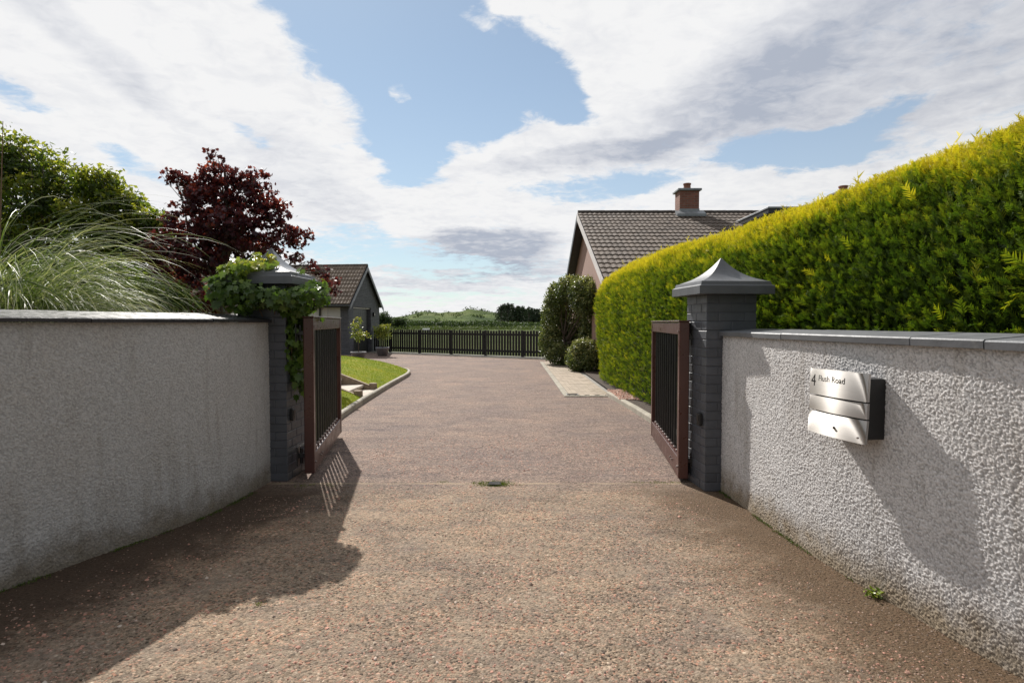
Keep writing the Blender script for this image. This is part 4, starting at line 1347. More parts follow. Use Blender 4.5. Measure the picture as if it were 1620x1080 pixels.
link('inner_growth', np_mesh('inner_growth', Vc.reshape(-1, 3), Fc, 'hedge_core', smooth=True), hd)
# spray template: a feathery frond of thin leaflets
def spray_template(nl, seed):
    r_ = random.Random(seed)
    v_, f_, t_ = [], [], []
    def tri(base, d, L_, w_, tb, tt_):
        d = Vector(d).normalized()
        sd_ = d.cross(Vector((r_.uniform(-.3, .3), r_.uniform(-.3, .3), 1))).normalized()
        b_ = Vector(base); i = len(v_)
        v_.extend([tuple(b_ - sd_ * w_), tuple(b_ + sd_ * w_), tuple(b_ + d * L_)])
        t_.extend([tb, tb, tt_]); f_.append((i, i + 1, i + 2))
    tri((0, 0, 0), (0, 1, 0.05), 1.0, 0.035, -0.15, 0.1)
    for k_ in range(nl):
        y0 = 0.08 + 0.84 * k_ / nl
        sg = 1 if k_ % 2 else -1
        L_ = (0.50 - 0.30 * y0) * r_.uniform(0.75, 1.2)
        tri((0, y0, 0.02), (sg * r_.uniform(0.5, 0.95), 0.85, r_.uniform(-.35, .5)), L_, 0.040, -0.12, 0.14)
    return np.array(v_), np.array(f_), np.array(t_)
def hedge_sprays(name, y0, y1, N, size, th0, th1, nl):
    parts_ = []
    for sd_ in range(3):
        n_ = N // 3
        y = RNG.uniform(y0, y1, n_)
        th_ = th0 + (th1 - th0) * RNG.random(n_) ** 1.75
        p_ = hedge_surface(y, th_)
        e = 0.02
        du = hedge_surface(y + e, th_) - p_; dv = hedge_surface(y, th_ + e) - p_
        nr2 = norm(np.cross(dv, du))
        ctr = np.column_stack([np.interp(y, [0.6, 3, 5, 6, 10, 14], [2.70, 2.58, 2.43, 2.28, 2.03, 1.86]) + 0.88, y, np.full(n_, 1.3)])
        flip = np.sign(np.sum(nr2 * (p_ - ctr), axis=1))[:, None]; nr2 = nr2 * np.where(flip == 0, 1, flip)
        depth = RNG.random(n_) ** 1.15 * 0.16
        p_ = p_ - nr2 * depth[:, None]
        # growth direction: outward and upward, jittered
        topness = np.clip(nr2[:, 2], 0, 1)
        g_ = norm(nr2 * 0.50 + np.array([-0.05, 0.12, 0.80]) + RNG.normal(0, 0.36, (n_, 3)))
        side = norm(np.cross(g_, RNG.normal(0, 1, (n_, 3))))
        nz = np.cross(side, g_)
        fr_ = np.stack([side, g_, nz], axis=1)
        sc_ = size * RNG.uniform(0.7, 1.25, n_)
        patch = fbm(y * 1.4, th_ * 4.0, 3, 33)
        hgt = p_[:, 2]
        ti = 0.38 + 0.68 * np.clip(topness * 1.5 - 0.30, 0, 1) + 0.24 * (patch - 0.5) + 0.10 * np.clip((hgt - 1.2) / 1.3, 0, 1) - depth * 2.6 + RNG.normal(0, 0.12, n_)  # deeper sprays get a darker tint: shade of the gaps painted in
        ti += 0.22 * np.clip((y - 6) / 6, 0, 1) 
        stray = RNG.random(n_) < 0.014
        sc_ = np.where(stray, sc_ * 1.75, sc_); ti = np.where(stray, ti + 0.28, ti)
        tv, tf, vt = spray_template(nl, sd_ + 3)
        K = len(tv)
        Vv = np.einsum('kj,njd->nkd', tv, fr_) * sc_[:, None, None] + p_[:, None, :]
        parts_.append((Vv.reshape(-1, 3), (tf[None] + (np.arange(n_) * K)[:, None, None]).reshape(-1, 3), np.clip(ti[:, None] + vt[None], 0, 1).ravel()))
    off = 0; VV, FF, TT = [], [], []
    for a, b, c in parts_:
        VV.append(a); FF.append(b + off); TT.append(c); off += len(a)
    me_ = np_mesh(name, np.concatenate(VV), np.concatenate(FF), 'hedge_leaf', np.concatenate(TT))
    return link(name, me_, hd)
FR = math.pi * 0.62
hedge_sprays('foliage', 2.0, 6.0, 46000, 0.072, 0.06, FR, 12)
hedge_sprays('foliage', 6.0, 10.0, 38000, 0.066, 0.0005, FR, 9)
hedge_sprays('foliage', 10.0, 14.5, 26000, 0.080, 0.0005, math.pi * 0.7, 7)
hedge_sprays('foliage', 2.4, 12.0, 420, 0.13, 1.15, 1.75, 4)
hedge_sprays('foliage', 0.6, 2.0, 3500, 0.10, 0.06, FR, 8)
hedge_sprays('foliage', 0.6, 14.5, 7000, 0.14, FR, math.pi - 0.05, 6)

# --- generic tree / shrub
def tri_area_sample(blobs, n_, shell=0.45):
    vol = np.array([b[3] * b[4] * b[5] for b in blobs]) ** 0.72
    ch = RNG.choice(len(blobs), n_, p=vol / vol.sum())
    B = np.array(blobs)[ch]
    d = norm(RNG.normal(0, 1, (n_, 3)))
    r_ = shell + (1 - shell) * RNG.random(n_) ** 0.6
    return B[:, :3] + d * B[:, 3:6] * r_[:, None], d, ch

def foliage(name, blobs, ncl, per, spread, lv, lf, size, mat, parent, shell=0.45, light=0.25, flat=0.5, base_t=0.35):
    c_, d_, _ = tri_area_sample(blobs, ncl, shell)
    cn = RNG.normal(0, 1, ncl)
    pos_ = np.repeat(c_, per, axis=0) + RNG.normal(0, 1, (ncl * per, 3)) * np.array([spread, spread, spread * 0.6])
    nn_ = len(pos_)
    nrm3 = RNG.normal(0, 1, (nn_, 3)) * (1 - flat) + np.array([0, 0, 1]) * flat + np.repeat(d_, per, axis=0) * 0.35
    fr_ = frames(nrm3, RNG.uniform(0, 6.28, nn_))
    ti = base_t + np.repeat(cn, per) * 0.10 + RNG.normal(0, 0.13, nn_) + light * np.repeat(np.clip(d_[:, 2], -0.3, 1), per)
    me_ = scatter(name, lv, lf, pos_, fr_, size * RNG.uniform(0.6, 1.25, nn_), mat, np.clip(ti, 0, 1))
    return link(name, me_, parent), c_

def limbs(root_p, top_p, blobs, r0, parent, nper=3, seed=1, mat='bark'):
    rr = random.Random(seed)
    mb_ = MB()
    a, b = Vector(root_p), Vector(top_p)
    pts = [a.lerp(b, t_) + Vector((rr.uniform(-.06, .06), rr.uniform(-.06, .06), 0)) * (0 < t_ < 1) for t_ in (0, .25, .5, .75, 1)]
    mb_.tube(pts, [r0 * (1 - .8 * t_) for t_ in (0, .25, .5, .75, 1)], 10)
    part('trunk', mb_, mat, parent, True)
    lm = MB()
    for bl in blobs:
        c_ = Vector(bl[:3])
        for k2 in range(nper):
            tgt = c_ + Vector((rr.uniform(-.6, .6) * bl[3], rr.uniform(-.6, .6) * bl[4], rr.uniform(-.4, .7) * bl[5]))
            t_ = rr.uniform(0.2, 0.8)
            st_ = a.lerp(b, min(t_, max(0.12, (tgt.z - a.z) / max(b.z - a.z, .1) * 0.75)))
            mid = st_.lerp(tgt, 0.5) + Vector((rr.uniform(-.15, .15), rr.uniform(-.15, .15), rr.uniform(0, .15)))
            lm.tube([st_, mid, tgt], [r0 * 0.32, r0 * 0.18, r0 * 0.05], 6)
            for q_ in range(2):
                e_ = tgt + Vector((rr.uniform(-.5, .5) * bl[3], rr.uniform(-.5, .5) * bl[4], rr.uniform(-.2, .5) * bl[5]))
                lm.tube([mid.lerp(tgt, .6), e_], [r0 * 0.08, r0 * 0.03], 5)
    part('branches', lm, mat, parent, True)

def blobs_px(lst, Y):
    out = []
    for (px, py, rx, ry, dy) in lst:
        c_ = P(px, py, Y + dy)
        k3 = (Y + dy) / F
        out.append((c_.x, c_.y, c_.z, rx * k3, min(rx, 80) * k3 * 0.9, ry * k3))
    return out

# copper maple
mp = thing('copper_maple', 'dark copper leaved maple tree rising behind the ivy covered pillar', 'tree', (-5.9, 12, 0.6))
mpi = mp.matrix_world
def loc_blobs(bl, o):
    return [(b[0] - o[0], b[1] - o[1], b[2] - o[2], b[3], b[4], b[5]) for b in bl]
mb_list = blobs_px([(343, 250, 13, 20, 0), (350, 285, 34, 26, .1), (395, 290, 34, 26, 0), (288, 283, 24, 12, 0), (310, 300, 34, 18, .2), (345, 320, 52, 30, -.1), (410, 325, 42, 30, .1),
                    (300, 345, 40, 24, 0), (365, 360, 66, 34, -.2), (440, 340, 28, 24, .1), (462, 375, 32, 16, 0), (310, 385, 62, 28, .1), (410, 392, 56, 20, -.1),
                    (265, 400, 40, 20, .2), (272, 435, 40, 26, .1), (330, 415, 55, 18, 0), (300, 462, 34, 26, .1), (330, 478, 24, 20, 0),
                    (470, 408, 18, 9, 0), (487, 420, 14, 8, 0), (512, 428, 17, 9, .1), (527, 452, 16, 11, .1), (325, 480, 16, 18, -.4)], 12.0)
mbl = loc_blobs(mb_list, mp.location)
foliage('crown', mbl, 1120, 12, 0.052, LOBED_V, LOBED_F, 0.074, 'maple_leaf', mp, 0.3, 0.35, 0.3, 0.50)
limbs((0, 0, 0), (0.02, 0, 4.0), mbl, 0.11, mp, 2, 4)

# green trees on the left
t1 = thing('broadleaf_tree', 'broad green tree at the far left edge, tallest of the foliage behind the grass', 'tree', (-10.9, 13.4, 0.6))
bl = blobs_px([(5, 250, 55, 48, 0), (60, 265, 55, 42, .2), (-60, 260, 80, 70, 0), (110, 285, 38, 30, 0), (40, 320, 75, 45, -.2), (120, 325, 55, 35, .2), (-50, 360, 80, 60, 0), (60, 385, 90, 45, 0), (30, 440, 90, 50, .2), (-150, 330, 90, 90, .3)], 13.4)
bl = loc_blobs(bl, t1.location)
foliage('crown', bl, 2300, 12, 0.10, LEAF_OVAL_V, LEAF_OVAL_F, 0.115, 'green_leaf', t1, 0.35, 0.5, 0.35, 0.52)
limbs((0, 0, 0), (0.1, 0, 4.2), bl, 0.16, t1, 3, 6)
t2 = thing('broadleaf_tree', 'smaller green tree between the tall grass and the copper maple', 'tree', (-8.6, 13.0, 0.6))
bl = blobs_px([(160, 295, 32, 28, 0), (195, 325, 38, 28, .1), (150, 345, 45, 30, 0), (240, 350, 30, 22, 0), (205, 375, 50, 30, .1), (250, 385, 28, 26, .3), (170, 410, 50, 35, 0), (225, 430, 50, 40, .1), (200, 475, 60, 35, .2), (268, 362, 12, 12, 0)], 13.0)
bl = loc_blobs(bl, t2.location)
foliage('crown', bl, 1700, 12, 0.09, LEAF_OVAL_V, LEAF_OVAL_F, 0.11, 'green_leaf', t2, 0.35, 0.45, 0.35, 0.65)
limbs((0, 0, 0), (0.0, 0, 3.2), bl, 0.12, t2, 3, 8)
# low shrub under them
sh = thing('garden_shrub', 'low dark green shrub behind the left wall under the copper maple', 'shrub', (-5.5, 9.5, 0.6))
bl = loc_blobs(blobs_px([(240, 470, 60, 30, 0), (170, 450, 60, 45, .2), (100, 450, 60, 45, .2), (295, 485, 22, 12, 0)], 9.5), sh.location)
foliage('leaves', bl, 900, 10, 0.09, LEAF_OVAL_V, LEAF_OVAL_F, 0.075, 'green_leaf', sh, 0.3, 0.2, 0.3, 0.35)
limbs((0, 0, -0.05), (-0.2, 0, 0.7), bl, 0.05, sh, 3, 9)

# --- shrubs against the house gable
s1 = thing('clipped_shrub', 'tall variegated evergreen shrub clipped against the pink house gable', 'shrub', (1.75, 19.6, 0.05))
bl = []
for (px, py, rx, ry, Y) in ((876, 500, 19, 36, 20.2), (872, 540, 18, 30, 20.0), (884, 470, 20, 24, 19.6), (905, 458, 26, 22, 19.0), (925, 462, 26, 24, 18.2), (930, 480, 24, 18, 18.0), (885, 560, 18, 18, 19.6), (900, 500, 22, 40, 20.4), (920, 530, 24, 35, 20.0), (938, 500, 20, 40, 18.6), (940, 468, 16, 24, 17.6), (935, 540, 18, 30, 18.6)):
    c = P(px, py, Y); k3 = Y / F
    bl.append((c.x, c.y, c.z, rx * k3, rx * k3 * 1.1, ry * k3))
bl = loc_blobs(bl, s1.location)
foliage('leaves', bl, 4200, 11, 0.05, LEAF_OVAL_V, LEAF_OVAL_F, 0.080, 'shrub_leaf', s1, 0.7, 0.25, 0.25, 0.48)
limbs((0, 0, -0.05), (0.1, 0, 1.8), bl, 0.06, s1, 2, 12)
s2 = thing('clipped_shrub', 'low rounded variegated shrub at the foot of the golden hedge, beside the paving', 'shrub', (2.0, 17.0, 0.05))
bl = []
for (px, py, rx, ry, Y) in ((918, 566, 20, 24, 17.2), (935, 562, 16, 24, 16.8), (925, 548, 18, 12, 17.0)):
    c = P(px, py, Y); k3 = Y / F
    bl.append((c.x, c.y, c.z, rx * k3, rx * k3 * 1.2, ry * k3))
bl = loc_blobs(bl, s2.location)
foliage('leaves', bl, 1000, 10, 0.045, LEAF_OVAL_V, LEAF_OVAL_F, 0.07, 'shrub_leaf', s2, 0.75, 0.25, 0.25, 0.55)
limbs((0, 0, -0.05), (0.0, 0, .6), bl, 0.04, s2, 2, 13)

# --- potted plants by the garage
def potted(label, x, y, r_, h, stem, crown, seed, tilt):
    po = thing('planter', label + ' pot', 'plant pot', (x, y, 0.0), 0, 'grey pots by the garage door')
    part('bowl', MB().lathe([(0.0, 0.0), (r_ * 0.66, 0.0), (r_ * 0.92, h * 0.82), (r_ * 1.0, h * 0.84), (r_ * 1.0, h), (r_ * 0.9, h), (r_ * 0.84, h * 0.85)], 24), 'pot', po, True)
    part('compost', MB().lathe([(0.0, h * 0.86), (r_ * 0.86, h * 0.86)], 20), 'soil', po)
    pl = thing('potted_tree', label + ' sapling', 'potted plant', (x, y, h * 0.86), 0)
    pts = [(0, 0, -0.02), (0.01 + tilt, 0, stem * 0.5), (tilt, 0.01, stem)]
    part('stem', MB().tube(pts, [0.022, 0.018, 0.012], 8), 'bark', pl, True)
    bl_ = [(tilt + dx, dy, stem + dz, rx, rx, rz) for (dx, dy, dz, rx, rz) in crown]
    foliage('leaves', bl_, 60 if seed == 1 else 150, 9, 0.05, LEAF_OVAL_V, LEAF_OVAL_F, 0.085, 'pot_leaf', pl, 0.3, 0.2, 0.3, 0.5)
    return po, pl
p_, q_ = potted('slender leafy', -5.92, 22.4, 0.30, 0.32, 0.55, [(0, 0, 0.15, 0.25, 0.2), (-0.12, 0, 0.42, 0.2, 0.2), (0.22, 0, 0.1, 0.24, 0.16), (0.02, 0, 0.68, 0.14, 0.14)], 1, 0.0)
p_['label'] = 'wide grey pot with a sapling, in front of the garage door'
q_['label'] = 'thin dark leaved sapling in the pot before the garage door'
p_, q_ = potted('bushy', -5.62, 25.2, 0.30, 0.38, 0.42, [(0, 0, 0.18, 0.33, 0.24), (0.12, 0, 0.42, 0.30, 0.18), (-0.15, 0, 0.4, 0.25, 0.18)], 2, 0.0)
p_['label'] = 'grey pot at the garage corner, next to the picket fence'
q_['label'] = 'bushy yellow green plant in the pot beside the picket fence'

# --- ornamental grass behind the left wall
def grass_clump(label, base, nb_, length, az_c, az_s, seed, radius=0.16):
    """arching blades: each leaves the crown steeply and bends over under its own weight"""
    rr = np.random.default_rng(seed)
    gr = thing('ornamental_grass', label, 'grass clump', base, 0, 'tall grasses behind the left wall')
    kseg = 14
    VV, FF, TT = [], [], []
    for b in range(nb_):
        az_ = rr.normal(az_c, az_s)
        L = length * rr.uniform(0.45, 1.1)
        e0 = R(rr.uniform(68, 90))
        bend = R(rr.uniform(85, 165)) * (0.6 + 0.4 * L / length)
        pw = rr.uniform(1.3, 2.1)
        p_ = np.array([rr.normal(0, radius), rr.normal(0, radius * 0.6), 0.0])
        w0 = rr.uniform(0.0022, 0.0060)
        ti = np.clip(rr.normal(0.42, 0.22), 0, 1)
        tw = rr.uniform(-0.9, 0.9)
        vv = []
        for i in range(kseg + 1):
            t_ = i / kseg
            e = e0 - bend * t_ ** pw
            d = np.array([math.cos(az_) * math.cos(e), math.sin(az_) * math.cos(e), math.sin(e)])
            if i: p_ = p_ + d * L / kseg
            sd_ = np.array([-math.sin(az_), math.cos(az_), 0.0])
            up_ = np.cross(d, sd_)
            a_ = tw + t_ * 0.5
            side = sd_ * math.cos(a_) + up_ * math.sin(a_)
            w_ = w0 * min(1, 0.5 + t_ * 2.5) * (1 - t_) ** 0.5 + 0.0005
            vv += [p_ - side * w_, p_ + side * w_]
        o_ = b * (2 * kseg + 2)
        VV.append(np.array(vv))
        for i in range(kseg):
            a = o_ + 2 * i
            FF.append((a, a + 1, a + 3, a + 2))
        TT += [float(np.clip(ti - 0.30 + 0.75 * (i // 2) / kseg, 0, 1)) for i in range(2 * kseg + 2)]
    me_ = np_mesh('blades', np.concatenate(VV), np.array(FF), 'blade', np.array(TT), smooth=True)
    link('blades', me_, gr)
    return gr
g1 = grass_clump('taller silvery grass clump at the far left end of the wall, with upright dry stalks', (-4.45, 4.9, 0.92), 620, 2.25, 0.1, 1.3, 3)
g2 = grass_clump('arching silvery green grass clump leaning right toward the copper maple', (-4.18, 5.0, 0.92), 800, 1.50, 0.0, 0.75, 5, 0.14)
# dry upright stalks and a few long blades that hang over the coping
mb = MB()
for (px0, px1, pyt, w) in ((6, 14, 196, 0.007), (2, 4, 300, 0.006)):
    b_, t_ = P(px0 - 14, 500, 4.9), P(px1, pyt, 4.9)
    b_.z = 0.95
    mb.tube([b_ - g1.location, (b_.lerp(t_, .5)) - g1.location, t_ - g1.location], [w, w * .9, w * .35], 6)
part('dry_stalk', mb, 'twig', g1, fix=False)
def strip_blade(pts, w):
    mb_ = MB()
    n_ = len(pts)
    for i, p_ in enumerate(pts):
        p_ = Vector(p_)
        ww = w * (1 - i / n_) + 0.0006
        mb_.v += [tuple(p_ + Vector((0.3 * ww, -0.2 * ww, ww))), tuple(p_ - Vector((0.3 * ww, -0.2 * ww, ww)))]
    for i in range(n_ - 1):
        mb_.f.append((2 * i, 2 * i + 1, 2 * i + 3, 2 * i + 2))
    return mb_
pts = [P(10, 447, 4.6), P(45, 445, 4.4), P(80, 458, 4.2), P(112, 482, 4.0), P(133, 510, 3.82), P(146, 540, 3.72), P(152, 580, 3.68)]
part('hanging_blade', strip_blade([p_ - g2.location for p_ in pts], 0.006), 'blade', g2, fix=False)

# --- ivy on the left pillar
iv = thing('ivy', 'bright green ivy heaped round the cap of the left pillar and trailing down it', 'climbing plant', (-2.27, 5.5, 1.6))
w = 0.44
spots = []      # world position, outward normal
def add_ivy(n_, cx, cy, cz, rx, ry, rz, outw, low=-1.0):
    for _ in range(n_):
        d = RNG.normal(0, 1, 3); d /= np.linalg.norm(d)
        if d[2] < low: d[2] = abs(d[2])
        r_ = 0.65 + 0.4 * RNG.random()
        p_ = np.array([cx + d[0] * rx * r_, cy + d[1] * ry * r_, cz + d[2] * rz * r_])
        spots.append((p_, d * 0.8 + np.array(outw)))
def ivy_px(n_, px, py, rx, ry, Y, dyr=0.16):
    c_ = P(px, py, Y); k3 = Y / F
    add_ivy(n_, c_.x, c_.y, c_.z, rx * k3, dyr, ry * k3, (0, -0.75, 0.25))
# over the top left of the cap
ivy_px(150, 388, 425, 30, 15, 5.25, 0.22)
ivy_px(40, 420, 422, 20, 11, 5.3, 0.12)
ivy_px(60, 372, 440, 22, 16, 5.2, 0.2)
# round the top of the shaft
ivy_px(230, 385, 468, 42, 26, 5.12, 0.22)
ivy_px(120, 352, 460, 20, 20, 5.15, 0.2)
ivy_px(90, 350, 445, 14, 10, 5.2, 0.15)
ivy_px(200, 440, 470, 36, 16, 5.1, 0.16)
ivy_px(180, 492, 466, 24, 18, 5.35, 0.28)
ivy_px(60, 505, 450, 14, 10, 5.5, 0.2)
ivy_px(80, 470, 486, 26, 14, 5.3, 0.16)
# trailing down the gate side
for (px, py, rx, ry, n_) in ((470, 505, 14, 18, 90), (464, 530, 10, 16, 70), (468, 552, 11, 14, 62), (466, 575, 8, 16, 52), (471, 596, 6, 14, 34), (473, 612, 4, 10, 14), (456, 510, 9, 12, 34)):
    c_ = P(px, py, 5.42); k3 = 5.42 / F
    for _ in range(n_):
        p_ = np.array([c_.x + RNG.normal(0, 1) * rx * k3 * 0.6, c_.y + RNG.normal(0, 0.10), c_.z + RNG.normal(0, 1) * ry * k3 * 0.6])
        p_[0] = max(p_[0], -2.035)
        spots.append((p_, np.array([0.9, -0.5, 0.2]) + RNG.normal(0, 0.25, 3)))
ps = np.array([a for a, b in spots]); ns = np.array([b for a, b in spots])
# keep leaves outside the brick shaft and above the wall coping
inside = (ps[:, 0] > -2.49) & (ps[:, 0] < -2.04) & (ps[:, 1] > 5.25) & (ps[:, 1] < 5.72) & (ps[:, 2] < 1.80)
ps[inside, 1] = 5.235 - RNG.random(inside.sum()) * 0.03
coner = np.maximum(np.abs(ps[:, 0] + 2.27), np.abs(ps[:, 1] - 5.49))
capz = 1.90 + 0.25 * np.clip(1 - coner / 0.28, 0, 1) ** 1.5
low = (coner < 0.33) & (ps[:, 2] > 1.77) & (ps[:, 2] < capz + 0.02)
ps[low, 2] = capz[low] + 0.015 + RNG.random(low.sum()) * 0.04
onw = (ps[:, 2] < 1.53) & (ps[:, 1] < 5.25)
ps[onw, 2] = 1.53 + RNG.random(onw.sum()) * 0.1
# leaves hang: the tip points down, the face looks outward
nn = norm(ns + RNG.normal(0, 0.55, ns.shape))
down = np.array([0, 0, -1.0]) + RNG.normal(0, 0.45, ns.shape)
yax = norm(down - nn * np.sum(down * nn, axis=1, keepdims=True))
xax = np.cross(yax, nn)
frm = np.stack([xax, yax, nn], axis=1)
size = RNG.uniform(0.034, 0.080, len(ps)) 
big = set(np.argsort(-(size * (5.8 - ps[:, 1])))[:295].tolist())
ivm = []
for i in range(8):
    ti = 0.02 + 0.12 * i
    me = np_mesh('ivy_leaf', np.array(LOBED_V), np.array(LOBED_F), 'ivy_leaf', np.clip(ti + RNG.normal(0, 0.04, len(LOBED_V)), 0, 1))
    ivm.append(me)
light = np.clip(0.40 + 0.50 * np.clip((ps[:, 2] - 1.78) / 0.2, 0, 1) + RNG.normal(0, 0.13, len(ps)), 0, 1)  # sunlit top and shaded lower leaves painted into the tint
for i in big:
    x_, y_, z_ = (Vector(frm[i, k_]) for k_ in range(3))
    m4 = Matrix((x_, y_, z_)).transposed().to_4x4()
    m4 = Matrix.Translation(Vector(ps[i]) - iv.location) @ m4 @ Matrix.Diagonal((size[i], size[i], size[i], 1))
    o_ = link('ivy_leaf', ivm[int(min(7, max(0, (light[i] - 0.02) / 0.12)))], iv)
    o_.matrix_local = m4
keep = np.array([i for i in range(len(ps)) if i not in big])
me = scatter('small_leaves', LOBED_V, LOBED_F, ps[keep] - np.array(iv.location), frm[keep], size[keep], 'ivy_leaf', light[keep])
o_ = link('small_leaves', me, iv); o_['kind'] = 'stuff'
mb = MB()
rr = random.Random(4)
for k_ in range(9):
    x0 = -2.05 + rr.uniform(-.38, 0.0); pts = []
    z = 1.78
    for q_ in range(6):
        pts.append(Vector((x0 + rr.uniform(-.03, .03), 5.225, z)) - iv.location); z -= rr.uniform(0.04, .09)
    pts = [p_ for p_ in pts if p_.z + 1.6 > 1.5] 
    if len(pts) > 2: mb.tube(pts, 0.004, 5)
for k_ in range(4):
    pts = []; z = 1.78; yy_ = 5.36 + 0.07 * k_
    while z > 0.95 + 0.1 * k_:
        pts.append(Vector((-2.03, yy_ + rr.uniform(-.02, .02), z)) - iv.location); z -= 0.1
    mb.tube(pts, 0.0045, 5)
part('stems', mb, 'twig', iv, True, fix=False)

# --- small weeds and moss at the feet of the walls and along the joint
def tufts(name, pts, nper, spread, size, tmin=0.2, tmax=0.9):
    pts = np.array(pts)
    p_ = np.repeat(pts, nper, axis=0) + RNG.normal(0, 1, (len(pts) * nper, 3)) * np.array([spread, spread, 0.003])
    p_[:, 2] = np.abs(p_[:, 2])
    fr_ = frames(np.column_stack([RNG.normal(0, 1, len(p_)), RNG.normal(0, 1, len(p_)), RNG.uniform(0.1, 1.2, len(p_))]), RNG.uniform(-1, 1, len(p_)))
    me_ = scatter(name, LEAF_OVAL_V, LEAF_OVAL_F, p_, fr_, size * RNG.uniform(0.4, 1.3, len(p_)), 'moss', RNG.uniform(tmin, tmax, len(p_)))
    o2 = link(name, me_); o2['kind'] = 'stuff'
    return o2
pl = []
for i in range(0, len(lp)):
    c_ = fbm(np.array([lq[i] * 4.0]), np.array([0.5]), 3, 6)[0]
    if c_ > 0.53 and RNG.random() < 0.6:
        for _ in range(2):
            pl.append((lp[i, 0] + ln[i, 0] * RNG.uniform(0.015, 0.05), lp[i, 1] + ln[i, 1] * RNG.uniform(0.015, 0.05), 0.002))
tufts('moss_along_left_wall', pl, 5, 0.010, 0.009, 0.0, 0.5)
pl = []
for i in range(0, len(rp)):
    if fbm(np.array([rq[i] * 5.0]), np.array([7.5]), 3, 6)[0] > 0.52:
        pl.append((rp[i, 0] + rn[i, 0] * RNG.uniform(0.012, 0.03), rp[i, 1] + rn[i, 1] * 0.02, 0.002))
tufts('moss_along_right_wall', pl, 4, 0.010, 0.010, 0.0, 0.5)
pl = [(-0.155 + RNG.normal(0, 0.085), 5.17 + RNG.normal(0, 0.045), 0.001) for _ in range(260)]
tufts('moss_round_gate_stop', pl, 6, 0.012, 0.010, 0.2, 0.9)
pl = [(1.10 + RNG.random() * 0.42, 5.22 + RNG.normal(0, 0.010), 0.001) for _ in range(50)] + [(-1.75 + RNG.normal(0, 0.14), 5.12 + RNG.normal(0, 0.04), 0.001) for _ in range(40)] + [(-0.62 + RNG.normal(0, 0.03), 5.24 + RNG.normal(0, 0.006), 0.001) for _ in range(14)] + [(-1.30 + RNG.normal(0, 0.03), 2.95 + RNG.normal(0, 0.01), 0.001) for _ in range(8)]
tufts('moss_in_joint', pl, 5, 0.012, 0.009, 0.3, 1.0)
# single weed at the right wall
wp = P(1404, 955, 3.02); wp.z = 0
wx = float(np.interp(-3.02, -rp[:, 1], rp[:, 0])) - 0.05
we = thing('weed', 'single bright green weed growing at the foot of the right wall', 'weed', (wx, 3.02, 0.0))
n_ = 34
fr_ = frames(np.column_stack([RNG.normal(0, .6, n_), RNG.normal(0, .6, n_), np.ones(n_)]), RNG.uniform(0, 6.28, n_))
me = scatter('leaves', LEAF_OVAL_V, LEAF_OVAL_F, RNG.normal(0, 1, (n_, 3)) * np.array([0.018, 0.018, 0.004]) + np.array([0, 0, 0.022]), fr_, RNG.uniform(0.018, 0.038, n_), 'ivy_leaf', RNG.uniform(0.5, 0.95, n_))
link('leaves', me, we)
part('stem', MB().tube([(0, 0, -0.005), (0.003, 0, 0.025)], 0.002, 6), 'twig', we, fix=False)
# leaf litter along the right wall
n_ = 500
y = RNG.uniform(2.0, 5.0, n_); x = np.interp(y, rp[::-1, 1], rp[::-1, 0]) - 0.02 - RNG.random(n_) ** 1.8 * 0.9
fr_ = frames(np.column_stack([RNG.normal(0, .3, n_), RNG.normal(0, .3, n_), np.ones(n_)]), RNG.uniform(0, 6.28, n_))
me = scatter('leaf_litter', LEAF_OVAL_V, LEAF_OVAL_F, np.column_stack([x, y, np.full(n_, 0.003)]), fr_, RNG.uniform(0.005, 0.014, n_), 'chips', RNG.uniform(0.0, 0.45, n_))
o_ = link('leaf_litter', me); o_['kind'] = 'stuff'

# ================================================================== FAR LANDSCAPE
# dunes
cpx = [-1200, -600, 0, 400, 560, 610, 633, 648, 669, 697, 707, 728, 743, 752, 766, 783, 820, 900, 1100, 1500, 2400]
cpy = [492, 497, 500, 503, 505, 505, 501.5, 498.5, 493, 496, 494, 494, 489, 490, 492.5, 495, 497, 499, 496, 499, 494]
ang_ = np.linspace(math.atan((-1500 - 810) / F), math.atan((2600 - 810) / F), 420)
rad = np.concatenate([np.linspace(172, 400, 60), [440, 520, 700]])
A, RR = np.meshgrid(ang_, rad, indexing='ij')
px = 810 + F * np.tan(A)
crest = np.interp(px, cpx, cpy)
Yc = 330.0
zc = (510 - crest) * Yc / F * 1.0 + HC
Xw = np.tan(A) * RR * 1.0
Yw = RR
t_ = np.clip((RR - 185) / (Yc - 185), 0, 1)
ts = t_ * t_ * (3 - 2 * t_)
back = np.clip((RR - Yc) / 160, 0, 1)
bumps = (fbm(Xw / 26.0, Yw / 20.0, 5, 2) - 0.5) + 0.35 * np.abs(fbm(Xw / 9.0 + 5, Yw / 12.0, 4, 17) - 0.5)
Zd = -0.4 + (zc + 0.4) * ts * (1 - 0.85 * back) + bumps * 6.5 * ts * (1 - 0.7 * np.exp(-((RR - Yc) / 25) ** 2))
Zd = np.where(RR < 186, -0.3, Zd)
n0, n1 = Zd.shape
idx = np.arange(n0 * n1).reshape(n0, n1)
Fc = np.stack([idx[:-1, :-1], idx[1:, :-1], idx[1:, 1:], idx[:-1, 1:]], axis=-1).reshape(-1, 4)
o_ = link('dunes', np_mesh('dunes', np.stack([Xw, Yw, Zd], -1).reshape(-1, 3), Fc, 'dune', smooth=True))
o_['kind'] = 'structure'
dune_pts = []
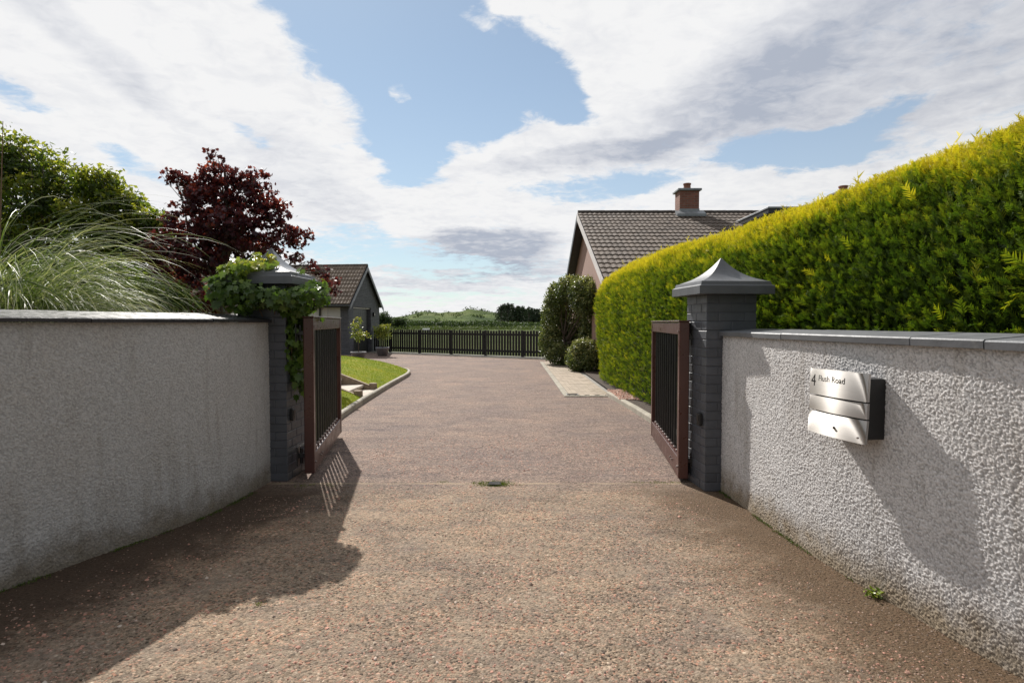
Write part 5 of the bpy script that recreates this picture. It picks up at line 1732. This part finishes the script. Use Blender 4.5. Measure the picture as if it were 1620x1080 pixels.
for _ in range(2600):
    i_, k_ = int(RNG.integers(0, n0)), int(RNG.integers(8, 52))
    if 600 < px[i_, k_] < 900 or RNG.random() < 0.25:
        if fbm(np.array([Xw[i_, k_] / 18.0]), np.array([Yw[i_, k_] / 14.0]), 3, 40)[0] > 0.50:
            dune_pts.append((Xw[i_, k_], Yw[i_, k_], Zd[i_, k_] + 0.2))

# scrub line in front of the dunes
def clumps(name, cen, rad3, nper, size, mat, base_t, label_kind='stuff', lightk=0.25, lv=LEAF_OVAL_V, lf=LEAF_OVAL_F):
    cen, rad3 = np.array(cen), np.array(rad3)
    c2 = np.repeat(cen, nper, axis=0); r2 = np.repeat(rad3, nper, axis=0)
    d_ = norm(RNG.normal(0, 1, c2.shape))
    rr_ = 0.45 + 0.6 * RNG.random((len(d_), 1)) ** 0.6
    p_ = c2 + d_ * r2 * rr_
    p_[:, 2] = np.maximum(p_[:, 2], -0.2)
    fr_ = frames(d_ + RNG.normal(0, 0.5, d_.shape), RNG.uniform(0, 6.28, len(d_)))
    ti = base_t + RNG.normal(0, 0.12, len(d_)) + lightk * d_[:, 2] + np.repeat(RNG.normal(0, 0.12, len(cen)), nper)
    me_ = scatter(name, lv, lf, p_, fr_, size * RNG.uniform(0.6, 1.3, len(d_)), mat, np.clip(ti, 0, 1))
    o2 = link(name, me_); o2['kind'] = label_kind
    return o2
cen, rad3 = [], []
for i in range(420):
    Y = RNG.uniform(135, 172)
    px_ = RNG.uniform(-700, 2300) if i > 170 else RNG.uniform(595, 880)
    hpx = 9 * fbm(np.array([px_ / 22.0]), np.array([3.3]), 3, 8)[0] - 4.0
    if 600 < px_ < 645: hpx += 6
    if px_ > 780: hpx *= 0.55
    h = max(0.8, hpx * Y / F + 1.6)
    c = (px_ - 810) * Y / F
    cen.append((c, Y, h * 0.42)); rad3.append((RNG.uniform(2.2, 4.2), 2.0, h * 0.5))
clumps('scrub_belt', cen, rad3, 100, 0.55, 'far_leaf', 0.38)
r_ = RNG.uniform(0.8, 2.2, len(dune_pts))
clumps('dune_scrub', dune_pts, np.column_stack([r_ * 1.5, r_, r_ * 0.55]), 18, 0.9, 'far_leaf', 0.55)
# low pale hedge and tussock band nearer
cen, rad3 = [], []
for i in range(260):
    px_ = RNG.uniform(600, 900) if i < 130 else RNG.uniform(-600, 2200)
    Y = RNG.uniform(112, 124)
    cen.append(((px_ - 810) * Y / F, Y, 0.0)); rad3.append((2.4, 1.5, 0.75))
clumps('tussock_band', cen, rad3, 60, 0.35, 'far_leaf', 0.95)
# conifer wood
cen, rad3 = [], []
for i in range(170):
    Y = RNG.uniform(196, 235)
    px_ = RNG.uniform(788, 905) if i < 120 else RNG.uniform(905, 1300)
    top = np.interp(px_, [786, 795, 812, 830, 863, 1000, 1300], [484, 481.5, 483, 486.5, 493, 491, 494]) + RNG.normal(0, 1.2)
    zt = HC + (510 - top) * Y / F
    x0 = (px_ - 810) * Y / F
    for q_ in range(4):
        f_ = (q_ + 0.5) / 4
        cen.append((x0, Y, zt * (0.30 + 0.66 * f_))); rad3.append((2.3 * (1.15 - f_), 2.3 * (1.15 - f_), zt * 0.14))
clumps('conifer_wood', cen, rad3, 55, 0.7, 'far_conifer', 0.4)
mb = MB()
for i in range(0, len(cen), 4):
    c = cen[i]
    mb.tube([(c[0], c[1], -0.2), (c[0], c[1], c[2] * 2.2)], [0.22, 0.1], 5)
o_ = part('conifer_trunks', mb, 'bark', None, fix=False); o_['kind'] = 'stuff'
# round trees left of the dunes
for (lab, px_, py_, rx, ry, Y) in (('dark round topped tree beyond the fence, next to the garage corner', 607, 502, 15, 12, 118), ('lower dark tree beyond the fence, between the round tree and the dunes', 632, 509, 13, 8, 122)):
    c = P(px_, py_, Y); k3 = Y / F
    ft = thing('far_tree', lab, 'tree', (c.x, Y, 0))
    bl = [(0, 0, c.z, rx * k3 * .75, 1.6, ry * k3 * 0.75), (-rx * k3 * .45, 0, c.z - .6, rx * k3 * .6, 1.4, ry * k3 * .7), (rx * k3 * .5, 0, c.z - .9, rx * k3 * .55, 1.4, ry * k3 * .6), (0, 0, c.z - 1.4, rx * k3, 1.6, ry * k3 * .7)]
    foliage('crown', bl, 420, 8, 0.16, LEAF_OVAL_V, LEAF_OVAL_F, 0.36, 'far_leaf', ft, 0.3, 0.3, 0.3, 0.4)
    part('trunk', MB().tube([(0, 0, -.1), (0.05, 0, c.z)], [0.2, 0.1], 8), 'bark', ft)
# small white trough in the field
c = P(674, 521.5, 92)
tr = thing('field_trough', 'tiny white trough in the field seen just over the picket fence', 'trough', (c.x, 92, 0.0))
part('basin', MB().cbox(-0.55, 0.55, -0.3, 0.3, 0.12, 0.52, 0.04), 'white_paint', tr)
for sx2 in (-0.4, 0.4):
    part('leg', MB().box(sx2 - 0.05, sx2 + 0.05, -0.25, 0.25, 0.0, 0.119), 'white_paint', tr)
